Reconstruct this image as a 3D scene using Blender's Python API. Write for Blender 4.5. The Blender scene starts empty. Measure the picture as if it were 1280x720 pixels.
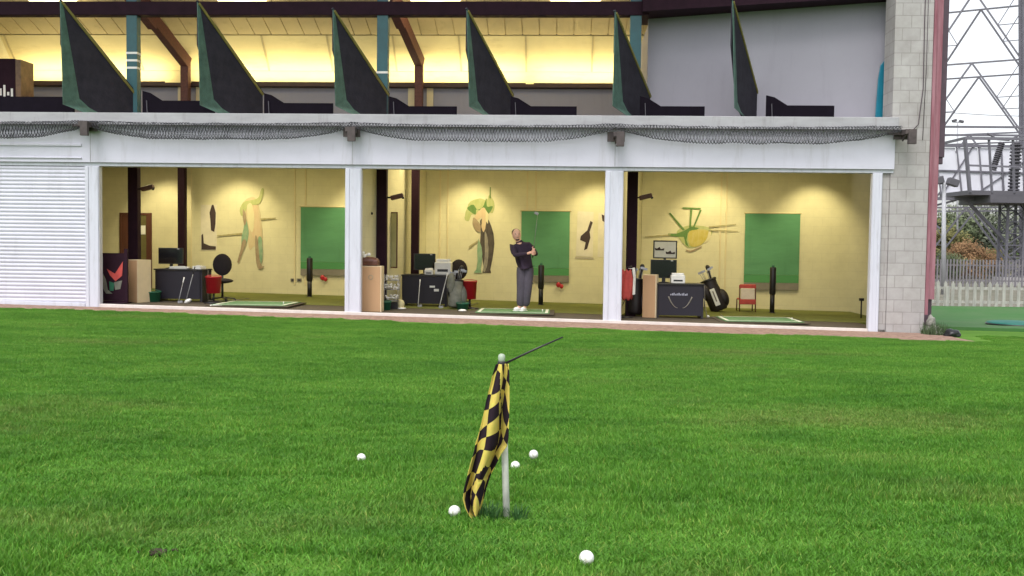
import bpy, bmesh, math, random
from mathutils import Vector, Matrix, noise
R = math.radians
random.seed(7)
S = bpy.context.scene
C = S.collection

# ------------------------------------------------------------------ camera
F, PITCH, ROLL, A, CZ = 1200.0, R(2.6), R(0.75), R(3.0), 1.47
fw = Vector((0, math.cos(PITCH), -math.sin(PITCH)))
X0 = Vector((1, 0, 0)); U0 = Vector((0, math.sin(PITCH), math.cos(PITCH)))
CX = X0*math.cos(ROLL) + U0*math.sin(ROLL)
CU = -X0*math.sin(ROLL) + U0*math.cos(ROLL)
CAM = Vector((0, 0, CZ))
cd = bpy.data.cameras.new('camera'); cam = bpy.data.objects.new('camera', cd); C.objects.link(cam)
cd.sensor_width = 36; cd.lens = F/1280*36; cd.clip_start = .05; cd.clip_end = 5000
m = Matrix((CX, CU, -fw)).transposed().to_4x4(); m.translation = CAM
cam.matrix_world = m
S.camera = cam

def ray(px, py):
    return CX*((px-640)/F) - CU*((py-360)/F) + fw
# building frame: u along the front to the right, v into the depth
UA = Vector((math.cos(A), -math.sin(A), 0)); VA = Vector((math.sin(A), math.cos(A), 0))
r0 = ray(640, 397); O = CAM + r0*(-CZ/r0.z)
K = .0155
def floorz(u): return -K*u
def W(u, v, z): return O + UA*u + VA*v + Vector((0, 0, z))
def at_v(px, py, v):
    r = ray(px, py); t = (v + (O-CAM).dot(VA))/r.dot(VA); p = CAM + r*t; d = p-O
    return d.dot(UA), p.z
def at_floor(px, py):
    r = ray(px, py); n = Vector((0, 0, 1)) + UA*K
    p = CAM + r*((O-CAM).dot(n)/r.dot(n)); d = p-O
    return d.dot(UA), d.dot(VA)
def at_depth(px, py, y):
    r = ray(px, py); return CAM + r*(y/r.y)
def mpp(v): return (O.y+v)/F            # metres per photo pixel at depth v

# ------------------------------------------------------------------ ground shape
KN = [(-40, 1.6), (-5, .93), (0, .69), (2.85, .55), (3.5, .485), (4.7, .41), (10, .225), (17.3, -.035), (19.4, -.055), (26, -.3), (36, -.32), (60, -.36), (300, -.6), (3000, -1)]
def sstep(a, b, x):
    t = max(0, min(1, (x-a)/(b-a))); return t*t*(3-2*t)
def G(x, y):
    z = KN[0][1]
    for (a, za), (b, zb) in zip(KN, KN[1:]):
        if y >= a: z = za + (zb-za)*min(1, (y-a)/(b-a))
    z -= K*max(-14, min(11, x))*sstep(6, 18, y)*(1-sstep(24, 30, y))
    if y < 24: z += .018*(noise.noise(Vector((x*.5, y*.5, 1.3)))) * (1-sstep(15, 18, y)) + .008*noise.noise(Vector((x*1.7, y*1.7, 4)))*(1-sstep(13, 17, y))
    return z
def at_ground(px, py):
    r = ray(px, py); t = .5
    while t < 400:
        p = CAM + r*t
        if p.z < G(p.x, p.y): return p
        t += .01 if t < 30 else .2
    return p

# ------------------------------------------------------------------ materials
def node_mat(name):
    mt = bpy.data.materials.new(name); mt.use_nodes = True
    nt = mt.node_tree; b = nt.nodes['Principled BSDF']
    return mt, nt, b
def mat(name, col, rough=.6, var=.12, scale=4, bump=0, metal=0, spec=.5, stretch=(1, 1, 1), col2=None, bscale=None, dirt=0, dscale=(3, 3, .35)):
    mt, nt, b = node_mat(name)
    N, L = nt.nodes.new, nt.links.new
    tc = N('ShaderNodeTexCoord'); mp = N('ShaderNodeMapping'); mp.inputs['Scale'].default_value = stretch
    L(tc.outputs['Object'], mp.inputs['Vector'])
    nz = N('ShaderNodeTexNoise'); nz.inputs['Scale'].default_value = scale; nz.inputs['Detail'].default_value = 6; nz.inputs['Roughness'].default_value = .65
    L(mp.outputs[0], nz.inputs['Vector'])
    rp = N('ShaderNodeValToRGB')
    c2 = col2 or tuple(min(1, c*(1+var)) for c in col)
    c1 = tuple(c*(1-var) for c in col)
    rp.color_ramp.elements[0].position = .3; rp.color_ramp.elements[1].position = .7
    rp.color_ramp.elements[0].color = (*c1, 1); rp.color_ramp.elements[1].color = (*c2, 1)
    L(nz.outputs['Fac'], rp.inputs[0]); L(rp.outputs[0], b.inputs['Base Color'])
    if dirt:
        m2 = N('ShaderNodeMapping'); m2.inputs['Scale'].default_value = dscale; L(tc.outputs['Object'], m2.inputs[0])
        n3 = N('ShaderNodeTexNoise'); n3.inputs['Scale'].default_value = 1.6; n3.inputs['Detail'].default_value = 9; n3.inputs['Roughness'].default_value = .72; L(m2.outputs[0], n3.inputs['Vector'])
        r3 = N('ShaderNodeValToRGB'); r3.color_ramp.elements[0].position = .54; r3.color_ramp.elements[0].color = (1, 1, 1, 1); r3.color_ramp.elements[1].position = .78; r3.color_ramp.elements[1].color = (.42, .38, .32, 1); L(n3.outputs['Fac'], r3.inputs[0])
        m3 = N('ShaderNodeMixRGB'); m3.blend_type = 'MULTIPLY'; m3.inputs[0].default_value = dirt; L(rp.outputs[0], m3.inputs[1]); L(r3.outputs[0], m3.inputs[2]); L(m3.outputs[0], b.inputs['Base Color'])
    b.inputs['Roughness'].default_value = rough; b.inputs['Metallic'].default_value = metal
    b.inputs['Specular IOR Level'].default_value = spec
    if bump:
        n2 = N('ShaderNodeTexNoise'); n2.inputs['Scale'].default_value = bscale or scale*6; n2.inputs['Detail'].default_value = 4
        L(mp.outputs[0], n2.inputs['Vector'])
        bp = N('ShaderNodeBump'); bp.inputs['Strength'].default_value = bump; bp.inputs['Distance'].default_value = .02
        L(n2.outputs['Fac'], bp.inputs['Height']); L(bp.outputs[0], b.inputs['Normal'])
    return mt
def emit(name, col, s):
    mt, nt, b = node_mat(name)
    b.inputs['Base Color'].default_value = (*col, 1); b.inputs['Emission Color'].default_value = (*col, 1); b.inputs['Emission Strength'].default_value = s
    return mt

def block_mat(name, c1, c2, mortar, bw, bh, ms=.012, plane='xz', bump=.3, off=.5, stain=.55):
    mt, nt, b = node_mat(name); N, L = nt.nodes.new, nt.links.new
    tc = N('ShaderNodeTexCoord'); sp = N('ShaderNodeSeparateXYZ'); cb = N('ShaderNodeCombineXYZ')
    L(tc.outputs['Object'], sp.inputs[0])
    ad = N('ShaderNodeMath'); L(sp.outputs[0], ad.inputs[0]); L(sp.outputs[1], ad.inputs[1])
    L(ad.outputs[0], cb.inputs[0]); L(sp.outputs[2], cb.inputs[1])
    br = N('ShaderNodeTexBrick'); L(cb.outputs[0], br.inputs['Vector'])
    br.inputs['Scale'].default_value = 1; br.inputs['Brick Width'].default_value = bw; br.inputs['Row Height'].default_value = bh
    br.inputs['Mortar Size'].default_value = ms; br.inputs['Mortar Smooth'].default_value = .2; br.inputs['Bias'].default_value = 0
    br.offset = off
    br.inputs['Color1'].default_value = (*c1, 1); br.inputs['Color2'].default_value = (*c2, 1); br.inputs['Mortar'].default_value = (*mortar, 1)
    nz = N('ShaderNodeTexNoise'); nz.inputs['Scale'].default_value = 2.2; nz.inputs['Detail'].default_value = 8; nz.inputs['Roughness'].default_value = .7
    L(tc.outputs['Object'], nz.inputs['Vector'])
    mx = N('ShaderNodeMixRGB'); mx.blend_type = 'MULTIPLY'; mx.inputs[0].default_value = stain
    rp = N('ShaderNodeValToRGB'); rp.color_ramp.elements[0].position = .3; rp.color_ramp.elements[0].color = (.55, .52, .49, 1); rp.color_ramp.elements[1].position = .65
    L(nz.outputs['Fac'], rp.inputs[0]); L(br.outputs['Color'], mx.inputs[1]); L(rp.outputs[0], mx.inputs[2])
    L(mx.outputs[0], b.inputs['Base Color']); b.inputs['Roughness'].default_value = .9
    bp = N('ShaderNodeBump'); bp.inputs['Strength'].default_value = bump; bp.inputs['Distance'].default_value = .006; bp.invert = True
    L(br.outputs['Fac'], bp.inputs['Height']); L(bp.outputs[0], b.inputs['Normal'])
    return mt

M = {}
M['white'] = mat('painted_white_steel', (.565, .555, .645), .5, .05, 1.5, .03, dirt=.4)
M['post'] = mat('white_post_paint', (.56, .565, .64), .5, .06, 2.5, .05, stretch=(3, 3, .5), dirt=.5, dscale=(6, 6, .8))
M['ledge'] = mat('grey_ledge', (.34, .335, .355), .7, .15, 2, .05, stretch=(.6, 1, 2), dirt=.6)
M['sill'] = mat('pale_sill', (.60, .54, .51), .55, .12, 5, .1)
M['shutter'] = mat('shutter_paint', (.555, .55, .635), .5, .05, 2, dirt=.3)
M['cream'] = block_mat('cream_painted_block', (.69, .635, .42), (.675, .62, .41), (.63, .58, .385), .45, .225, .005, bump=.2, stain=.26)
M['carpet'] = mat('olive_mat_floor', (.125, .135, .020), .95, .2, 3, .3)
M['brownfloor'] = mat('brown_floor', (.062, .046, .028), .95, .2, 3, .3)
M['ceil'] = mat('plaster_ceiling', (.5, .45, .32), .9, .05, 2)
M['darksteel'] = mat('dark_purple_steel', (.022, .007, .015), .7, .2, 5, spec=.15)
M['teal'] = mat('teal_post_paint', (.018, .085, .10), .45, .15, 5)
M['glulam'] = mat('glulam_timber', (.095, .030, .024), .65, .3, 3, .1, stretch=(6, 6, 6))
M['greywall'] = mat('grey_wall', (.31, .30, .345), .95, .05, .7, spec=.1, dirt=.15)
M['yelpanel'] = mat('yellow_soffit', (.68, .585, .32), .8, .06, 1.5, dirt=.35, dscale=(.6, 2, 2))
M['lining'] = mat('beige_roof_lining', (.46, .385, .22), .8, .08, 1.5, dirt=.4)
M['dark'] = mat('black_board', (.006, .004, .008), .9, .2, 5, spec=.1)
M['rail'] = mat('dark_brown_rail', (.06, .03, .02), .6, .2, 5)
M['sail'] = mat('dark_net_canvas', (.029, .027, .036), .9, .25, 4, .2, spec=.15, dirt=.4)
M['flap'] = mat('green_canvas', (.055, .115, .09), .8, .35, 6, .3)
M['hem'] = mat('olive_hem', (.16, .14, .03), .7, .2, 6)
M['block'] = block_mat('concrete_block', (.42, .40, .395), (.38, .36, .36), (.32, .30, .295), .34, .24, .010)
M['pink'] = mat('faded_red_flashing', (.22, .05, .075), .5, .2, 2, .05, stretch=(4, 4, .4), col2=(.36, .18, .215))
M['gutter'] = mat('dark_downpipe', (.06, .035, .05), .5, .2, 5)
M['net'] = mat('grey_net', (.085, .085, .095), .85, .1, 10)
M['bracket'] = mat('rusty_grey_bracket', (.07, .055, .055), .8, .35, 8)
M['ply'] = mat('pale_plywood', (.46, .275, .145), .6, .08, 3, .05, stretch=(1, 1, .2))
M['plylit'] = mat('plywood_lit_side', (.68, .55, .36), .6, .08, 3)  # lighter copy of the plywood, with the light on it put into the colour
M['navy'] = mat('navy_desk', (.012, .009, .018), .6, .1, 4)
M['black'] = mat('black_plastic', (.014, .012, .014), .4, .15, 6)
M['blackcloth'] = mat('black_fabric', (.018, .012, .014), .9, .2, 20, .2)
M['screen'] = mat('dark_screen', (.010, .010, .013), .15, .1, 3)
M['paper'] = mat('white_paper', (.8, .78, .74), .7, .05, 9)
M['offwhite'] = mat('off_white_plastic', (.72, .70, .66), .5, .05, 9)
M['red'] = mat('red_plastic', (.42, .012, .02), .4, .1, 6)
M['redcloth'] = mat('red_fabric', (.5, .07, .06), .85, .2, 8)
M['greenbin'] = mat('green_plastic', (.02, .13, .07), .5, .15, 6)
M['steel'] = mat('steel_shaft', (.30, .30, .31), .4, .1, 8, metal=.6)
M['screen_g'] = mat('green_canvas_screen', (.09, .255, .125), .85, .15, 1.0, .4, stretch=(.5, 1, 2.2), bscale=3, dirt=.25)
M['screen_g2'] = mat('green_canvas_screen_light', (.07, .24, .085), .85, .12, 1.2, .05, stretch=(.5, 1, 3))
M['greyband'] = mat('grey_skirt', (.20, .18, .15), .9, .15, 4)
M['mat_g'] = mat('hitting_mat_green', (.10, .20, .08), .95, .25, 8, .3)
M['door'] = mat('door_brown', (.10, .035, .022), .5, .2, 3, stretch=(4, 4, .5))
M['doorglass'] = mat('door_glass', (.16, .14, .06), .1, .2, 2)
M['trim'] = mat('pale_trim', (.66, .56, .34), .6, .05, 3)
M['ball'] = None
M['bag'] = mat('golf_bag_black', (.014, .008, .009), .55, .2, 6)
M['greybag'] = mat('grey_golf_bag', (.15, .15, .12), .8, .3, 8)
M['chairwhite'] = mat('chair_cream', (.75, .62, .5), .7, .1, 8)
M['concrete'] = mat('concrete', (.34, .33, .33), .9, .15, 3, .2)
M['galv'] = mat('galvanised_steel', (.13, .125, .15), .6, .15, 2)
M['galvdark'] = mat('dark_galvanised', (.085, .08, .095), .6, .15, 2)
M['mesh_panel'] = mat('pale_cage_panel', (.60, .60, .66), .8, .06, 1)
M['palis'] = mat('palisade_grey', (.16, .15, .165), .7, .15, 2)
M['rough'] = mat('rough_ground', (.12, .125, .075), .95, .3, .4, .3, col2=(.17, .15, .12))
M['picket'] = mat('weathered_white_picket', (.36, .345, .32), .9, .3, 3, .1, stretch=(3, 3, .6))
M['bark'] = mat('bark', (.08, .06, .045), .9, .3, 5, .4)
M['tealplastic'] = mat('teal_plastic', (.005, .16, .24), .4, .1, 3)
M['rock'] = mat('pale_rubble', (.20, .195, .17), .95, .55, 9, .6)
M['bin_bag'] = mat('black_polythene', (.01, .01, .012), .3, .1, 5, .4)

def ball_mat():
    mt, nt, b = node_mat('golf_ball_white'); N, L = nt.nodes.new, nt.links.new
    b.inputs['Roughness'].default_value = .4
    tc = N('ShaderNodeTexCoord'); vo = N('ShaderNodeTexVoronoi'); vo.inputs['Scale'].default_value = 190
    L(tc.outputs['Object'], vo.inputs['Vector'])
    bp = N('ShaderNodeBump'); bp.inputs['Strength'].default_value = .5; bp.inputs['Distance'].default_value = .001
    n5 = N('ShaderNodeTexNoise'); n5.inputs['Scale'].default_value = 55; n5.inputs['Detail'].default_value = 5; L(tc.outputs['Object'], n5.inputs['Vector'])
    r5 = N('ShaderNodeValToRGB'); r5.color_ramp.elements[0].position = .33; r5.color_ramp.elements[0].color = (.45, .44, .36, 1); r5.color_ramp.elements[1].position = .52; r5.color_ramp.elements[1].color = (.76, .76, .74, 1); L(n5.outputs['Fac'], r5.inputs[0]); L(r5.outputs[0], b.inputs['Base Color'])
    L(vo.outputs['Distance'], bp.inputs['Height']); L(bp.outputs[0], b.inputs['Normal'])
    return mt
M['ball'] = ball_mat()

def grass_mats():
    # blade material: tint attribute + world-space patches
    out = []
    for nm in ('grass_blade', 'lawn_soil'):
        mt, nt, b = node_mat(nm); N, L = nt.nodes.new, nt.links.new
        ge = N('ShaderNodeNewGeometry')
        mp = N('ShaderNodeMapping'); mp.inputs['Scale'].default_value = (.55, 1, 0); L(ge.outputs['Position'], mp.inputs[0])
        def nz(s, d=5, o=0):
            n = N('ShaderNodeTexNoise'); n.inputs['Scale'].default_value = s; n.inputs['Detail'].default_value = d; n.inputs['Roughness'].default_value = .6
            if o:
                q = N('ShaderNodeMapping'); q.inputs['Location'].default_value = (o, o, 0); L(mp.outputs[0], q.inputs[0]); L(q.outputs[0], n.inputs['Vector'])
            else: L(mp.outputs[0], n.inputs['Vector'])
            return n
        n1 = nz(.9); n2 = nz(4, 4, 7); n3 = nz(.45, 5, 31)
        rp = N('ShaderNodeValToRGB'); e = rp.color_ramp.elements
        e[0].position = .30; e[0].color = (.046, .155, .015, 1); e[1].position = .70; e[1].color = (.155, .330, .042, 1)
        q = e.new(.5); q.color = (.094, .248, .025, 1)
        mixf = N('ShaderNodeMath'); mixf.operation = 'MULTIPLY_ADD'; mixf.inputs[1].default_value = .45
        hal = N('ShaderNodeMath'); hal.operation = 'MULTIPLY'; hal.inputs[1].default_value = .55
        L(n1.outputs['Fac'], hal.inputs[0]); L(n2.outputs['Fac'], mixf.inputs[0]); L(hal.outputs[0], mixf.inputs[2])
        L(mixf.outputs[0], rp.inputs[0])
        # dry brownish wear
        r3 = N('ShaderNodeValToRGB'); r3.color_ramp.elements[0].position = .56; r3.color_ramp.elements[1].position = .76
        L(n3.outputs['Fac'], r3.inputs[0])
        mx = N('ShaderNodeMixRGB'); mx.inputs[2].default_value = (.19, .20, .065, 1)
        m5 = N('ShaderNodeMath'); m5.operation = 'MULTIPLY'; m5.inputs[1].default_value = .6
        L(r3.outputs[0], m5.inputs[0]); L(m5.outputs[0], mx.inputs[0]); L(rp.outputs[0], mx.inputs[1])
        last = mx
        if nm == 'grass_blade':
            at = N('ShaderNodeAttribute'); at.attribute_name = 'tint'
            m2 = N('ShaderNodeMixRGB'); m2.blend_type = 'MULTIPLY'; m2.inputs[0].default_value = 1
            L(last.outputs[0], m2.inputs[1]); L(at.outputs['Color'], m2.inputs[2]); last = m2
            b.inputs['Roughness'].default_value = .5; b.inputs['Specular IOR Level'].default_value = .25
            tr = N('ShaderNodeBsdfTranslucent'); L(last.outputs[0], tr.inputs['Color'])
            ms = N('ShaderNodeMixShader'); ms.inputs[0].default_value = .3
            L(b.outputs[0], ms.inputs[1]); L(tr.outputs[0], ms.inputs[2]); L(ms.outputs[0], nt.nodes['Material Output'].inputs['Surface'])
        else:
            m2 = N('ShaderNodeMixRGB'); m2.inputs[0].default_value = .35; m2.inputs[2].default_value = (.05, .045, .02, 1)
            L(last.outputs[0], m2.inputs[1]); last = m2
            b.inputs['Roughness'].default_value = 1; b.inputs['Specular IOR Level'].default_value = .1
        L(last.outputs[0], b.inputs['Base Color'])
        out.append(mt)
    return out
M['blade'], M['soil'] = grass_mats()
M['gravel'] = mat('red_brown_gravel', (.24, .125, .09), .95, .4, 9, .6, col2=(.35, .235, .18))
M['astro'] = mat('green_artificial_turf', (.028, .15, .02), .95, .2, .5, .2, col2=(.065, .13, .045))
M['hedge'] = None

# ------------------------------------------------------------------ mesh helper
class B:
    def __init__(s): s.bm = bmesh.new(); s.mi = 0; s.uv = None
    def _fin(s, faces, smooth=False):
        for f in faces: f.material_index = s.mi; f.smooth = smooth
    def m(s, i): s.mi = i; return s
    def box(s, c, d, rot=None, taper=None):
        x, y, z = d[0]/2, d[1]/2, d[2]/2; vs = []
        for sz in (-1, 1):
            k = taper if (taper and sz > 0) else 1
            for sx, sy in ((-1, -1), (1, -1), (1, 1), (-1, 1)):
                p = Vector((sx*x*k, sy*y*k, sz*z))
                if rot is not None: p = rot @ p
                vs.append(s.bm.verts.new(Vector(c)+p))
        q = vs; fs = [(0, 3, 2, 1), (4, 5, 6, 7), (0, 1, 5, 4), (1, 2, 6, 5), (2, 3, 7, 6), (3, 0, 4, 7)]
        s._fin([s.bm.faces.new([q[i] for i in f]) for f in fs]); return s
    def bb(s, x0, x1, y0, y1, z0, z1):
        return s.box(((x0+x1)/2, (y0+y1)/2, (z0+z1)/2), (x1-x0, y1-y0, z1-z0))
    def hexa(s, p8):
        q = [s.bm.verts.new(p) for p in p8]
        fs = [(0, 3, 2, 1), (4, 5, 6, 7), (0, 1, 5, 4), (1, 2, 6, 5), (2, 3, 7, 6), (3, 0, 4, 7)]
        s._fin([s.bm.faces.new([q[i] for i in f]) for f in fs]); return s
    def bar(s, a, b, w, d=None):
        a, b = Vector(a), Vector(b); dr = b-a
        rot = dr.to_track_quat('Z', 'Y').to_matrix()
        return s.box((a+b)/2, (w, d or w, dr.length), rot)
    def tube(s, pts, rs, n=8, cap=True, smooth=True):
        pts = [Vector(p) for p in pts]
        if not isinstance(rs, (list, tuple)): rs = [rs]*len(pts)
        rings = []; up = None
        for i, p in enumerate(pts):
            d = (pts[min(i+1, len(pts)-1)]-pts[max(i-1, 0)]).normalized()
            if up is None: up = d.orthogonal().normalized()
            up = (up - d*up.dot(d)).normalized(); sd = d.cross(up)
            rings.append([s.bm.verts.new(p + (up*math.cos(2*math.pi*k/n)+sd*math.sin(2*math.pi*k/n))*rs[i]) for k in range(n)])
        fs = []
        for r1, r2 in zip(rings, rings[1:]):
            for k in range(n): fs.append(s.bm.faces.new((r1[k], r1[(k+1) % n], r2[(k+1) % n], r2[k])))
        s._fin(fs, smooth)
        if cap: s._fin([s.bm.faces.new(rings[0][::-1]), s.bm.faces.new(rings[-1])])
        return s
    def lathe(s, prof, c=(0, 0, 0), n=20, rot=None, sx=1, sy=1):
        rings = []
        for r, z in prof:
            ring = []
            for k in range(n):
                p = Vector((r*sx*math.cos(2*math.pi*k/n), r*sy*math.sin(2*math.pi*k/n), z))
                if rot is not None: p = rot @ p
                ring.append(s.bm.verts.new(Vector(c)+p))
            rings.append(ring)
        fs = []
        for r1, r2 in zip(rings, rings[1:]):
            for k in range(n): fs.append(s.bm.faces.new((r1[k], r1[(k+1) % n], r2[(k+1) % n], r2[k])))
        s._fin(fs, True); s._fin([s.bm.faces.new(rings[0][::-1]), s.bm.faces.new(rings[-1])]); return s
    def ell(s, c, rad, n=14, rot=None):
        k = 10; prof = [(math.sin(math.pi*max(.02, min(.98, i/k))), -math.cos(math.pi*max(.02, min(.98, i/k)))) for i in range(k+1)]
        rings = []
        for r, z in prof:
            ring = []
            for j in range(n):
                p = Vector((r*rad[0]*math.cos(2*math.pi*j/n), r*rad[1]*math.sin(2*math.pi*j/n), z*rad[2]))
                if rot is not None: p = rot @ p
                ring.append(s.bm.verts.new(Vector(c)+p))
            rings.append(ring)
        fs = []
        for r1, r2 in zip(rings, rings[1:]):
            for j in range(n): fs.append(s.bm.faces.new((r1[j], r1[(j+1) % n], r2[(j+1) % n], r2[j])))
        fs += [s.bm.faces.new(rings[0][::-1]), s.bm.faces.new(rings[-1])]
        s._fin(fs, True); return s
    def prism(s, pts, nrm, th):
        pts = [Vector(p) for p in pts]; n = Vector(nrm)*th
        a = [s.bm.verts.new(p) for p in pts]; b = [s.bm.verts.new(p+n) for p in pts]
        fs = [s.bm.faces.new(a), s.bm.faces.new(b[::-1])]
        for i in range(len(a)):
            j = (i+1) % len(a); fs.append(s.bm.faces.new((a[j], a[i], b[i], b[j])))
        s._fin(fs); return s
    def build(s, name, mats, parent=None, bevel=0, loc=None):
        bmesh.ops.recalc_face_normals(s.bm, faces=s.bm.faces)
        me = bpy.data.meshes.new(name); s.bm.to_mesh(me); s.bm.free()
        for mm in (mats if isinstance(mats, (list, tuple)) else [mats]): me.materials.append(mm)
        o = bpy.data.objects.new(name, me); C.objects.link(o)
        if parent: o.parent = parent
        if loc is not None: o.location = loc
        if bevel:
            md = o.modifiers.new('bevel', 'BEVEL'); md.width = bevel; md.segments = 2; md.limit_method = 'ANGLE'
        return o
def lump(b, c, rad, seed, n=3):
    bm2 = bmesh.new(); bmesh.ops.create_icosphere(bm2, subdivisions=n, radius=1)
    for v in bm2.verts:
        k = 1+.35*noise.noise(v.co*1.7+Vector((seed, 0, 0))); v.co = Vector((v.co.x*rad[0]*k, v.co.y*rad[1]*k, v.co.z*rad[2]*k))+Vector(c)
    mp = {v: b.bm.verts.new(v.co) for v in bm2.verts}
    for f in bm2.faces: q = b.bm.faces.new([mp[v] for v in f.verts]); q.smooth = True
    bm2.free()
def tag(o, label=None, cat=None, group=None, kind=None):
    if label: o['label'] = label
    if cat: o['category'] = cat
    if group: o['group'] = group
    if kind: o['kind'] = kind
    return o
def thing(name, label, cat, loc=(0, 0, 0), rz=0, group=None):
    o = bpy.data.objects.new(name, None); C.objects.link(o); o.empty_display_size = .1
    o.location = loc; o.rotation_euler = (0, 0, rz)
    return tag(o, label, cat, group)
def bthing(name, label, cat, u, v, z=None, rz=0, group=None):      # placed in the building's frame
    return thing(name, label, cat, W(u, v, floorz(u) if z is None else z), rz-A, group)
def fthing(name, label, cat, px, py, rz=0, group=None):            # stands on the bay floor
    u, v = at_floor(px, py)
    return bthing(name, label, cat, u, v, None, rz, group)
def copy_tree(o, parent=None):
    c = o.copy(); C.objects.link(c)
    if parent: c.parent = parent
    for ch in list(o.children): copy_tree(ch, c)
    return c

# ------------------------------------------------------------------ ground sheets
def ground():
    xs = sorted(set([x*.25 for x in range(-56, 57)] + [s*v for s in (-1, 1) for v in (14.5, 15.5, 17, 19, 22, 26, 32, 40, 55, 80, 120, 200, 400, 900)]))
    ys = [-40, -25, -15, -8, -4, -2] + [i*.2 for i in range(0, 96)] + [19.3, 20, 21, 22, 23, 24, 26, 28, 30, 33, 36, 42, 50, 60, 80, 120, 200, 300, 600, 1200]
    b = B(); bm = b.bm
    def h(x, y):
        z = G(x, y)
        d = Vector((x, y, 0)) - Vector((O.x, O.y, 0)); u, v = d.dot(UA), d.dot(VA)
        if v > -.05 and v < 9 and u < 8.1: z = min(z, floorz(max(-15, u))-.2)
        return z
    vs = [[bm.verts.new((x, y, h(x, y))) for x in xs] for y in ys]
    for j in range(len(ys)-1):
        for i in range(len(xs)-1): bm.faces.new((vs[j][i], vs[j][i+1], vs[j+1][i+1], vs[j+1][i])).smooth = True
    return tag(b.build('lawn', M['soil']), kind='structure')
ground()
def strip_edge(u): return -1.15 - max(0, (u+8)/16)*.85 + .09*noise.noise(Vector((u*.9, 2, 0))) + .06*noise.noise(Vector((u*3.1, 5, 0)))
def sheet(name, mt, us, edge, v1, lift):
    b = B(); rows = []
    for u in us:
        row = []
        for k in range(9):
            v = edge(u) + (v1(u)-edge(u))*k/8; p = W(u, v, 0)
            row.append(b.bm.verts.new((p.x, p.y, G(p.x, p.y)+lift + (0 if k else -.03))))
        rows.append(row)
    for r1, r2 in zip(rows, rows[1:]):
        for k in range(8): b.bm.faces.new((r1[k], r2[k], r2[k+1], r1[k+1])).smooth = True
    return tag(b.build(name, mt), kind='structure')
sheet('gravel_path', M['gravel'], [-14+.15*i for i in range(150)], strip_edge, lambda u: -.06, .012)
b = B(); rows = []
for y in (29.5, 33, 38, 46, 60, 90, 140, 240):
    rows.append([b.bm.verts.new((x, y, G(x, y)+.03)) for x in (8.5, 14, 20, 30, 50, 90, 160)])
for r1, r2 in zip(rows, rows[1:]):
    for k in range(6): b.bm.faces.new((r1[k], r1[k+1], r2[k+1], r2[k]))
tag(b.build('rough_ground', M['rough']), kind='structure')
# artificial turf apron to the right of the building
b = B(); rows = []
for j in range(12):
    y = 20.6 + j*.8; row = []
    for i in range(10):
        x = 8.95 + i*1.6 + (y-20)*.12
        row.append(b.bm.verts.new((x, y, G(x, y)+.07)))
    rows.append(row)
for r1, r2 in zip(rows, rows[1:]):
    for k in range(9): b.bm.faces.new((r1[k], r1[k+1], r2[k+1], r2[k]))
e = [v for v in rows[0]]
lo = [b.bm.verts.new((v.co.x, v.co.y-.01, v.co.z-.12)) for v in e]
for k in range(9): b.bm.faces.new((lo[k], lo[k+1], e[k+1], e[k]))
tag(b.build('artificial_turf', M['astro']), kind='structure')

# ------------------------------------------------------------------ grass blades (stuff)
def tuft(seed, n, size):
    rnd = random.Random(seed); me = bpy.data.meshes.new('grass_tuft'); V = []; Fc = []; col = []
    for i in range(n):
        x, y = (rnd.random()-.5)*size*1.1, (rnd.random()-.5)*size*1.1
        cl = noise.noise(Vector((x*9, y*9, seed*3.1)))
        h = (.018 + .017*rnd.random())*(1+.45*cl); w = .0013 + .0011*rnd.random()
        a = rnd.random()*6.283; dx, dy = math.cos(a), math.sin(a)
        la = rnd.random()*6.283; ln = h*(.25+.75*rnd.random()); lx, ly = math.cos(la)*ln, math.sin(la)*ln
        k = len(V)
        V += [(x-dx*w, y-dy*w, -.004), (x+dx*w, y+dy*w, -.004), (x+dx*w*.8+lx*.4, y+dy*w*.8+ly*.4, h*.62), (x-dx*w*.8+lx*.4, y-dy*w*.8+ly*.4, h*.62), (x+lx, y+ly, h)]
        Fc += [(k, k+1, k+2, k+3), (k+3, k+2, k+4)]
        q = rnd.random(); t = .75+.55*rnd.random()
        c = (t, t, t, 1) if q > .07 else (2.3, 1.35, 2.2, 1)
        col += [c]*5
    me.from_pydata(V, [], Fc)
    ca = me.color_attributes.new('tint', 'FLOAT_COLOR', 'POINT')
    ca.data.foreach_set('color', [x for c in col for x in c])
    me.materials.append(M['blade'])
    return bpy.data.objects.new('grass_tuft', me)
TS = .5
tufts = [tuft(s, 4700, TS) for s in range(4)]
WORN = [(at_ground(200, 692), .22), (at_ground(393, 700), .0), (at_ground(1100, 690), .3), (at_ground(770, 706), .12), (at_ground(690, 672), .12), (at_ground(385, 615), .2)]
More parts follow.
